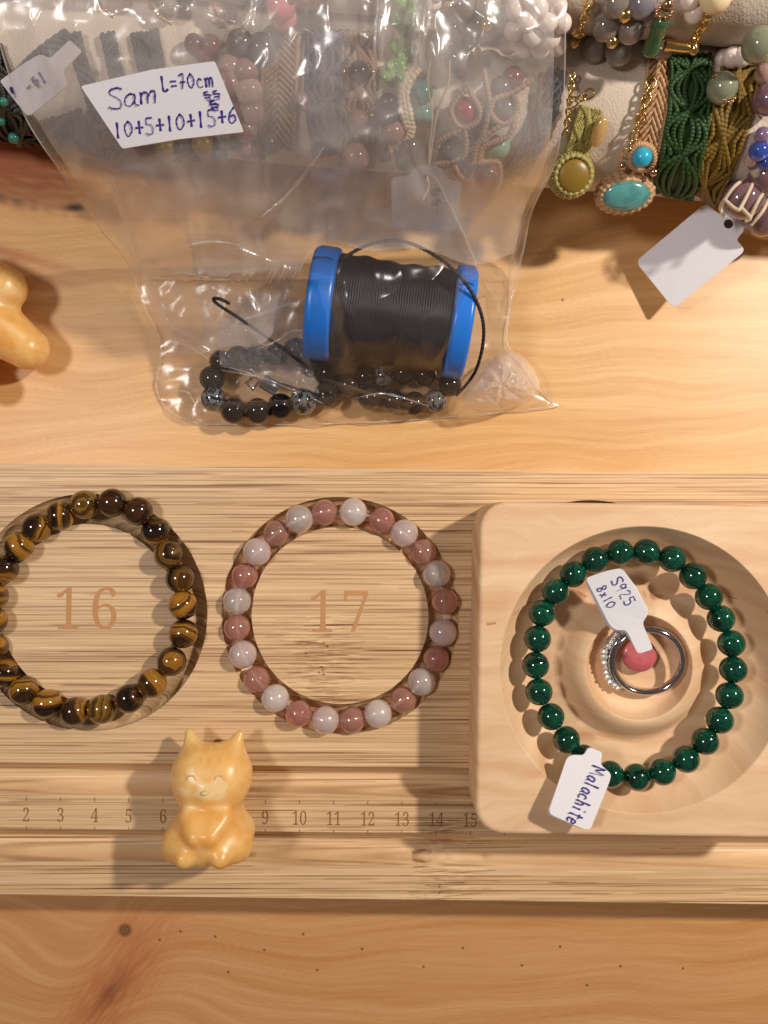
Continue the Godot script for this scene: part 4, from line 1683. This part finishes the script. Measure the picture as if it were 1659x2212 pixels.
	for i in 9:
		var t := TAU * i / 9.0
		g.ball(j0 + Vector3(cos(t) * 0.0019, 0.0008, sin(t) * 0.0012 - 0.0006), Vector3.ONE * 0.0006, 8, 5)
	g.ball(j0 + Vector3(0.0006, 0.0012, -0.0022), Vector3.ONE * 0.0014, 12, 8)
	part(g, "gold_cap", M.rose_gold, jd)
	# gold clasp and its chain
	var k0: Vector3 = on_roll(1436, 98, HIGH, 0.004)[0]
	var k1: Vector3 = on_roll(1490, 103, HIGH, 0.004)[0]
	var cl := thing("gold_clasp", "polished gold barrel clasp below the padded roll", "clasp", k0)
	g = Geo.new()
	g.tube(PackedVector3Array([k0, k0.lerp(k1, 0.8), k1]), [0.0014, 0.0014, 0.0012], 12)
	part(g, "barrel", M.gold, cl)
	g = Geo.new()
	g.ball(k1 + Vector3(0.0008, 0.0006, 0.0004), Vector3(0.0012, 0.0014, 0.0020), 10, 7)
	chain(g, V([1492, 100, 1505, 78, 1520, 52, 1534, 26]), HIGH, 17, 0.00045, 0.0022)
	part(g, "chain", M.gold, cl)
	# gold chains
	g = Geo.new()
	var gc := thing("gold_chain", "fine gold link chain running down beside the bag edge", "chain", on_roll(1240, 90, HIGH, 0.002)[0])
	chain(g, V([1280, -10, 1262, 40, 1248, 92, 1236, 130]), HIGH, 22, 0.0004, 0.0022)
	chain(g, V([1238, 150, 1232, 210, 1226, 260, 1218, 300]), LOW, 15, 0.0003, 0.0026)
	chain(g, V([1222, 232, 1244, 218, 1268, 206, 1280, 200]), LOW, 24, 0.0003, 0.006)
	part(g, "links", M.gold, gc)
	for q in [[1243, 70], [1239, 96], [1232, 112]]:
		roll_bead("gold_ball", q[0], q[1], 10, M.gold, HIGH, gc, 0.0015)
	g = Geo.new()
	var oc2 := thing("oval_chain", "gold chain of open oval links hanging over the turquoise bracelet", "chain", on_roll(1390, 240, LOW, 0.003)[0])
	chain(g, V([1410, 158, 1404, 190, 1394, 225, 1380, 265, 1366, 305, 1350, 340]), LOW, 25, 0.00032, 0.0024, 0.82)
	part(g, "links", M.gold, oc2)
	# pearls and jade at the far right
	strand("baroque_pearls", "cluster of white and cream pearls on the upper roll", "bracelet", [[1490, 2, 20, "pearl", "pearl"], [1499, 30, 20, "pearl", "pearl"], [1546, -6, 34, "pearl_cream", "pearl"], [1528, 34, 12, "gold", "gold_ball", 0.001]], HIGH)
	strand("pearl_row", "short row of shiny pinkish white pearls ending at a jade bead", "bracelet", [[1562, 126, 20, "pearl", "pearl"], [1582, 124, 22, "pearl", "pearl"], [1604, 122, 22, "pearl", "pearl"], [1626, 124, 16, "pearl", "pearl"], [1641, 98, 38, "pale_jade", "jade_bead", 0.001], [1657, 138, 12, "gold", "gold_ball"]], HIGH)
	o = strand("pale_jade_drop", "pale green round jade bead with filigree gold caps", "pendant", [[1560, 190, 33, "pale_jade", "jade_bead", 0.0015]], LOW)
	var jc := on_roll(1560, 190, LOW, 0.005)
	g = Geo.new()
	for s in 2:
		var around: Vector3 = jc[0] + Vector3(-0.0018, 0.0024, -0.0014) if s == 0 else jc[0] + Vector3(0.0012, 0.0016, 0.0030)
		for i in 7:
			var ring := PackedVector3Array()
			var t0 := TAU * i / 7.0
			for j in 8:
				var t := TAU * j / 8.0
				ring.append(around + Vector3(cos(t0) * 0.0013 + cos(t) * 0.0006, 0.0003 * sin(t), sin(t0) * 0.0010 + sin(t) * 0.0006))
			g.tube(ring, 0.00018, 4, true)
	part(g, "gold_cap", M.rose_gold, o)
	strand("purple_beads", "translucent lilac and blue crystal beads at the right edge", "bracelet", [[1648, 292, 18, "purple", "bead"], [1640, 326, 22, "blue_crystal", "bead"], [1656, 350, 18, "blue_crystal", "bead"], [1622, 345, 15, "rose", "bead"], [1660, 215, 34, "amethyst", "bead"], [1652, 160, 22, "rose", "bead"]], LOW)
	# netted amethysts
	hit = on_roll(1604, 430, LOW, 0.006)
	o = thing("netted_amethyst", "rough purple amethyst lumps held in a cream cord net", "pendant", hit[0])
	var am: Vector3 = at(1606, 428, 0.030)
	e = bead("amethyst", am, 0.0058, M.amethyst, o, Vector3(1.05, 0.85, 1.0))
	bead("amethyst", at(1650, 452, 0.024), 0.0068, M.amethyst, o, Vector3(0.9, 0.8, 1.15))
	bead("amethyst", at(1655, 380, 0.033), 0.0055, M.amethyst, o)
	g = Geo.new()
	for q in [[1560, 440, 1580, 410, 1600, 392, 1632, 372], [1566, 432, 1590, 452, 1600, 448, 1625, 398, 1634, 372], [1600, 448, 1620, 470, 1610, 478], [1634, 372, 1660, 392, 1664, 410], [1618, 476, 1640, 430, 1662, 400], [1622, 486, 1648, 455, 1664, 420], [1566, 432, 1556, 450, 1566, 470]]:
		var pp := []
		for i in range(0, q.size(), 2):
			var d := Vector2(q[i], q[i + 1]).distance_to(Vector2(1606, 428)) / 52.0
			pp.append(at(q[i], q[i + 1], 0.0302 + 0.0056 * sqrt(maxf(0.0, 1.0 - d * d * 0.9))))
		g.tube(smooth_path(pp, 8), 0.00055, 6)
	g.ball(at(1634, 368, 0.036), Vector3(0.0016, 0.0016, 0.0022), 10, 6)
	part(g, "cord_net", M.cream_thread, o)
	o = thing("wire_wrapped_stone", "dark stone in a grey cord rim under the netted amethyst", "pendant", at(1655, 480, 0.014))
	bead("stone", at(1658, 478, 0.016), 0.0062, M.maroon, o, Vector3(1, 0.7, 0.8), false)
	g = Geo.new()
	var loop := PackedVector3Array()
	for i in 40:
		var t := TAU * i / 40.0
		loop.append(at(1658 + cos(t) * 44, 482 + sin(t) * 30, 0.013))
	g.tube(loop, 0.0009, 6, true)
	part(g, "cord_rim", M.lime_thread, o)
	# the blank tag
	var bt := thing("blank_tag", "blank white card tag with a punched hole on the bare table", "tag", at(1490, 555, 0.004))
	var slope := func(px: float, py: float) -> Vector3:
		return at(px, py, 0.0035 + 0.014 * clampf((px - 1376.0) / 240.0, 0.0, 1.0) + 0.004 * clampf((620.0 - py) / 180.0, 0.0, 1.0))
	# the outline runs into the hole and back, so the hole is open
	var hole := []
	for i in 13:
		var t := -0.72 + PI - TAU * i / 12.0
		hole.append(Vector2(1573.0 + cos(t) * 9.5, 484.0 + sin(t) * 9.5))
	var outl := rounded(V([1373, 565, 1525, 438, 1551, 461, 1557, 462, 1583, 456, 1612, 492, 1592, 516, 1594, 522, 1611, 541, 1455, 666]), 16.0, 6)
	paper_tag(bt, outl, slope, M.paper)
	g = Geo.new()
	var disc := PackedVector3Array()
	for i in 20:
		var t := TAU * i / 20.0
		disc.append(slope.call(1573.0 + cos(t) * 10.0, 484.0 + sin(t) * 10.0) + Vector3(0, 0.0001, 0))
	g.fan(disc, Vector3.UP)
	part(g, "punched_hole", mat(rgb(58, 36, 30), 0.9), bt)


func build_jewellery_behind() -> void:
	macrame("slate_bracelet", "dark slate braided bracelet crossing behind the upper left of the bag", V([150, 78, 92, 120, 52, 165, 30, 240]), 17, LOW, "braid", M.slate_thread, 5.0)
	macrame("slate_strap", "narrow slate strap next to the tilted tag", V([158, 72, 172, 130, 196, 200, 216, 280, 222, 330]), 14, LOW, "braid", M.slate_thread, 5.0, 0.001)
	macrame("dark_strap", "thin dark knotted strap above the Sam sticker corner", V([232, 72, 244, 130, 258, 200, 268, 300]), 13, LOW, "braid", M.slate_thread, 5.0)
	macrame("wide_dark_strap", "wide charcoal strap behind the top edge of the Sam sticker", V([312, 70, 322, 120, 336, 190, 346, 300]), 27, LOW, "diamond", M.slate_thread, 3.0)
	var o := macrame("moss_bracelet", "mossy black macrame bracelet with tiny turquoise beads at the left edge", V([-40, 110, -6, 200, 22, 270, 60, 325]), 42, LOW, "eye", M.moss_thread, 3.0)
	for q in [[8, 220, 10], [30, 298, 12], [2, 262, 9]]:
		roll_bead("turquoise_bead", q[0], q[1], q[2], M.teal, LOW, o, 0.001)
	strand("copper_beads", "copper pink beads with gold hoops at the top left behind the bag", "bracelet", [[268, 42, 42, "rose", "bead"], [218, 62, 26, "brown_rose", "bead"], [338, 52, 26, "rose", "bead"], [392, 48, 34, "brown_rose", "bead"], [362, 16, 24, "moon", "bead"], [440, 60, 26, "rose", "bead"], [470, 30, 24, "rose", "bead"]], HIGH)
	o = thing("gold_hoops", "thin gold hoops across the copper beads at the top left", "chain", on_roll(330, 30, HIGH, 0.012)[0])
	for q in [V([310, -20, 322, 10, 345, 36, 372, 52]), V([452, -20, 458, 10, 470, 40]), V([205, -10, 220, 14, 244, 36])]:
		cord_on(o, "hoop", [q], HIGH, 0.0005, M.gold, 0.012)
	strand("heart_pendant", "dark plum heart pendant hanging below the copper beads", "pendant", [[420, 96, 22, "maroon", "stone"], [455, 100, 24, "maroon", "stone"], [440, 118, 20, "maroon", "stone"], [446, 134, 12, "maroon", "stone"]], LOW)
	strand("pink_drops", "red bead above a pale pink drop seen through the bag", "bracelet", [[607, 12, 32, "pink", "bead"], [612, 38, 30, "pink", "bead"], [622, 84, 34, "rose", "bead"], [628, 104, 28, "rose", "bead"], [628, 0, 10, "gold", "gold_ball", 0.003], [548, -2, 22, "plum_thread", "bead"]], HIGH)
	strand("smoky_rose_bracelet", "dusky rose beads right of the Sam sticker", "bracelet", [[498, 145, 26, "brown_rose", "bead"], [530, 155, 28, "brown_rose", "bead"], [494, 182, 30, "brown_rose", "bead"], [538, 196, 30, "rose", "bead"], [512, 236, 26, "maroon", "bead"], [545, 240, 26, "brown_rose", "bead"], [530, 280, 27, "brown_rose", "bead"], [500, 300, 25, "smoke", "bead"], [532, 322, 22, "brown_rose", "bead"], [556, 326, 22, "maroon", "bead"], [580, 310, 24, "smoke", "bead"]], LOW)
	strand("grey_slate_beads", "dark grey beads over the dusky rose beads", "bracelet", [[520, 95, 30, "smoke", "bead"], [565, 105, 32, "smoke", "bead"], [590, 80, 24, "smoke", "bead"]], LOW)
	macrame("tan_braid", "wide tan herringbone braid in the middle of the bag", V([606, 72, 604, 150, 600, 230, 596, 322]), 37, LOW, "chevron", M.tan_thread, 18.0)
	macrame("plum_bracelet", "plum grey knotted bracelet beside the tan braid", V([708, 66, 706, 150, 708, 230, 722, 335]), 44, LOW, "eye", M.plum_thread, 4.0)
	roll_bead("brown_bead", 652, 214, 14, M.brown_rose, LOW, strand("brown_bead_charm", "single brown bead at the edge of the plum bracelet", "charm", [[655, 232, 8, "brown_rose", "bead"]], LOW))
	o = macrame("two_stone_bracelet", "tan macrame bracelet with two round dark stones and gold dots", V([776, 70, 774, 150, 774, 230, 770, 360]), 36, LOW, "diamond", M.tan_thread, 3.0)
	for q in [[776, 156, 23, "smoke"], [775, 258, 21, "brown_rose"], [768, 340, 30, "brown_rose"]]:
		roll_bead("stone", q[0], q[1], q[2], M[q[3]], LOW, o, 0.0006)
	for q in [[742, 154], [806, 156], [803, 250]]:
		roll_bead("gold_dot", q[0], q[1], 5, M.gold, LOW, o, 0.002)
	# green chips
	o = thing("peridot_strand", "string of bright green crystal chips behind the bag top", "bracelet", on_roll(870, 90, HIGH, 0.003)[0])
	for i in 34:
		var t := i / 33.0
		var roll := HIGH if t < 0.55 else LOW
		roll_bead("chip", 880 - 26 * t + rng.randf_range(-22, 22), -4 + 172 * t, rng.randf_range(10, 16), M.peridot, roll, o, 0.001, Vector3(rng.randf_range(0.8, 1.2), rng.randf_range(0.7, 1.0), rng.randf_range(0.8, 1.2)))
	var pl := []
	for i in 6:
		pl.append([940 - i * 2.6, -12 + i * 20.0, 17 - i * 0.4, "pearl", "pearl"])
	strand("pearl_string", "single string of small white pearls beside the green chips", "bracelet", pl, HIGH)
	strand("grey_bubbles", "loose grey translucent beads with gold balls left of the pearl cluster", "bracelet", [[1000, 14, 28, "moon", "bead"], [1055, 12, 28, "moon", "bead"], [1040, 55, 32, "moon", "bead"], [990, 62, 28, "moon", "bead"], [1005, 92, 28, "moon", "bead"], [1060, 92, 28, "moon", "bead"], [1050, 54, 14, "gold", "gold_ball", 0.006], [985, 26, 9, "gold", "gold_ball", 0.003], [970, 14, 10, "gold", "gold_ball", 0.003], [1085, 40, 26, "moon", "bead"]], HIGH)
	strand("grey_drop", "large grey bead with a gold filigree collar below the loose grey beads", "pendant", [[990, 128, 32, "moon", "bead"], [1026, 112, 13, "gold", "gold_ball", 0.004]], LOW)
	# pearl cluster
	pl = []
	for q in [[1150, -2], [1192, -6], [1112, 20], [1165, 18], [1205, 14], [1138, 46], [1184, 48], [1214, 50], [1110, 66], [1150, 78], [1190, 84], [1098, 96], [1130, 104], [1168, 104], [1204, 100], [1090, 128], [1122, 134], [1158, 136], [1192, 128]]:
		pl.append([q[0], q[1], 21, "pearl", "pearl", 0.001 + 0.005 * clampf(1.0 - Vector2(q[0], q[1]).distance_to(Vector2(1155, 60)) / 90.0, 0.0, 1.0)])
	strand("pearl_cluster", "thick cluster of shiny white pearls just inside the bag edge", "bracelet", pl, HIGH)
	# beads on thread, and the net of stones
	o = strand("teal_bead_strand", "teal and grey beads on a frayed cream thread behind the bag", "bracelet", [[912, 200, 24, "teal", "bead"], [915, 245, 20, "teal", "bead"], [838, 222, 20, "smoke", "bead"], [838, 255, 22, "smoke", "bead"], [848, 285, 26, "brown_rose", "bead"], [885, 318, 24, "smoke", "bead"], [830, 330, 20, "smoke", "bead"], [872, 350, 18, "teal", "bead"]], LOW)
	cord_on(o, "frayed_thread", [V([890, 150, 872, 190, 876, 240, 886, 280, 872, 305, 846, 316, 850, 345]), V([884, 150, 866, 195, 868, 240, 880, 276]), V([905, 148, 882, 186, 884, 235, 892, 272, 880, 306, 856, 322])], LOW, 0.0009, M.cream_thread, 0.0032)
	o = strand("netted_stones", "mixed round stones caught in a beige knotted net", "bracelet", [[1003, 240, 29, "red", "stone"], [1088, 234, 29, "smoke", "stone"], [1020, 284, 19, "maroon", "stone"], [1060, 272, 16, "maroon", "stone"], [974, 322, 28, "obsidian_brown", "stone"], [1076, 318, 26, "aventurine", "stone"], [1040, 330, 18, "maroon", "stone"], [1050, 378, 28, "maroon", "stone"], [1000, 366, 22, "teal", "stone"], [1082, 190, 24, "smoke", "stone"], [1108, 168, 24, "maroon", "stone"], [1018, 350, 20, "smoke", "stone"], [962, 345, 20, "obsidian_brown", "stone"]], LOW)
	cord_on(o, "net_cord", [V([1012, 190, 985, 215, 974, 240, 985, 266, 1003, 276, 1030, 262, 1036, 236, 1020, 208, 1012, 190]), V([1150, 172, 1108, 200, 1066, 216, 1060, 244, 1086, 268, 1114, 250, 1116, 222, 1108, 206]), V([1086, 268, 1050, 292, 1030, 314, 1026, 342]), V([1003, 276, 962, 296, 942, 310, 948, 318]), V([1003, 276, 1006, 310, 1000, 338, 960, 350, 938, 356]), V([1114, 250, 1100, 292, 1068, 306, 1044, 318, 1036, 344]), V([1066, 216, 1056, 246, 1044, 290]), V([1020, 348, 1050, 350, 1076, 352, 1080, 386, 1068, 410]), V([980, 356, 990, 374, 1000, 384]), V([1044, 150, 1052, 190, 1060, 230])], LOW, 0.0008, M.tan_thread, 0.0062)
	macrame("brown_cord_bracelet", "thin brown cord bracelet curving along the right side of the bag", V([1180, 160, 1170, 240, 1130, 330, 1060, 430]), 13, LOW, "braid", M.brown_thread, 4.0)
	macrame("blue_grey_strap", "blue grey strap close to the right seam of the bag", V([1200, 150, 1190, 220, 1160, 300, 1120, 380]), 17, LOW, "braid", M.slate_thread, 4.0)
	# under the roll, on the table
	strand("mixed_dark_beads", "dark and amber beads low on the roll under the Sam sticker", "bracelet", [[400, 318, 24, "smoke", "bead"], [360, 320, 26, "olive_cab", "bead"], [440, 312, 26, "olive_cab", "bead"], [470, 330, 22, "smoke", "bead"], [378, 338, 16, "obsidian_brown", "bead"], [424, 336, 17, "obsidian_brown", "bead"]], LOW)
	macrame("charcoal_cuff", "broad charcoal knotted cuff low on the roll left of the sticker", V([128, 250, 140, 285, 158, 330]), 46, LOW, "eye", M.moss_thread, 2.0, 0.0015)
	macrame("umber_cuff", "broad dark brown knotted cuff under the lower edge of the sticker", V([262, 262, 270, 295, 284, 340]), 58, LOW, "diamond", M.brown_thread, 2.0, 0.002)
	# tilted tag with ink
	var tt := thing("tilted_tag", "small white barbell tag with blurred ink half under the bag edge", "tag", at(90, 170, 0.065))
	var q25 := func(p: Array) -> Array:
		var out := []
		for q in p:
			out.append(Vector2(q[0] * 0.25, q[1] * 0.25))
		return out
	var sheet := flat_sheet(at(0, 175, 0.0675), at(150, 100, 0.0700), at(60, 248, 0.0615), 0.0)
	paper_tag(tt, rounded(q25.call([[-4, 700], [210, 545], [345, 468], [435, 502], [600, 345], [708, 440], [545, 612], [584, 742], [262, 995], [225, 992]]), 6.0), sheet, M.paper)
	var g := Geo.new()
	write_on("9", Vector2(30, 218), Vector2(9, -9), Vector2(-10, -24), sheet, 0.00028, g)
	write_on("-~1", Vector2(62, 205), Vector2(15, -10), Vector2(-13, -24), sheet, 0.00028, g)
	part(g, "handwriting", M.ink, tt)
	# hang tag on a string
	var ht := thing("hang_tag", "white scalloped hang tag on a string below the teal beads", "tag", at(922, 440, 0.035))
	var flat := flat_sheet(at(850, 385, 0.0500), at(990, 390, 0.0500), at(920, 495, 0.0300), 0.0)
	paper_tag(ht, rounded(V([846, 384, 884, 379, 892, 364, 912, 356, 938, 357, 958, 368, 968, 388, 998, 392, 986, 500, 846, 490]), 12.0), flat, M.paper_dim)
	g = Geo.new()
	var disc := PackedVector3Array()
	for i in 16:
		var t := TAU * i / 16.0
		disc.append(flat.call(923.0 + cos(t) * 6.0, 383.0 + sin(t) * 6.0) + Vector3(0, 0.0001, 0))
	g.fan(disc, Vector3.UP)
	part(g, "punched_hole", mat(rgb(70, 60, 58), 0.9), ht)
	g = Geo.new()
	write_on("~~-", Vector2(930, 405), Vector2(1.5, 22), Vector2(22, 0), flat, 0.0003, g)
	part(g, "faint_print", M.ink_grey, ht)
	g = Geo.new()
	for s in [[930, 130, 924, 180, 934, 250, 928, 320, 926, 372, 923, 384], [972, 130, 968, 180, 946, 240, 932, 320, 926, 372, 923, 384, 926, 404, 914, 432]]:
		var pp := []
		for i in range(0, s.size(), 2):
			pp.append(at(s[i], s[i + 1], lerpf(0.064, 0.0508, clampf((s[i + 1] - 130.0) / 250.0, 0.0, 1.0)) + 0.0004))
		g.tube(smooth_path(pp, 10), 0.0003, 5)
	part(g, "string", M.cream_thread, ht)


# ------------------------------------------------------------------ scene
func _ready() -> void:
	rng.seed = 20240
	var cam := Camera3D.new()
	cam.name = "camera"
	cam.position = Vector3(0, EYE, 0)
	cam.rotation_degrees = Vector3(-90, 0, 0)
	cam.fov = rad_to_deg(2.0 * atan(1106.0 / F))
	cam.near = 0.01
	cam.far = 20.0
	add_child(cam)
	var we := WorldEnvironment.new()
	we.name = "surroundings"
	var env := Environment.new()
	env.background_mode = Environment.BG_COLOR
	env.background_color = rgb(92, 84, 80)
	env.background_energy_multiplier = 1.0
	env.tonemap_mode = Environment.TONE_MAPPER_LINEAR
	env.tonemap_exposure = 1.0
	env.sdfgi_enabled = true
	env.ssao_enabled = true
	env.ssil_enabled = true
	we.environment = env
	add_child(we)
	# the near work lamp to the right
	var lamp := OmniLight3D.new()
	lamp.name = "work_lamp"
	lamp.position = Vector3(0.38, 0.44, -0.19)
	lamp.light_energy = 0.295
	lamp.light_size = 0.017
	lamp.light_color = rgb(255, 245, 232)
	lamp.omni_range = 6.0
	lamp.omni_attenuation = 2.0
	lamp.shadow_enabled = true
	add_child(lamp)
	# the round ceiling lamp over the left
	var ring := AreaLight3D.new()
	ring.name = "ring_lamp"
	ring.area_size = Vector2(0.09, 0.07)
	ring.light_energy = 0.112
	ring.light_color = rgb(255, 248, 244)
	ring.area_range = 6.0
	ring.shadow_enabled = true
	add_child(ring)
	ring.look_at_from_position(Vector3(-0.29, 0.53, -0.06), Vector3(0, 0.02, 0.0), Vector3.UP)

	make_materials()
	build_table()
	build_board()
	build_tray()
	build_stand()
	build_bracelets()
	build_tray_things()
	build_carvings()
	build_spool()
	build_jewellery_right()
	build_jewellery_behind()
	build_bag()
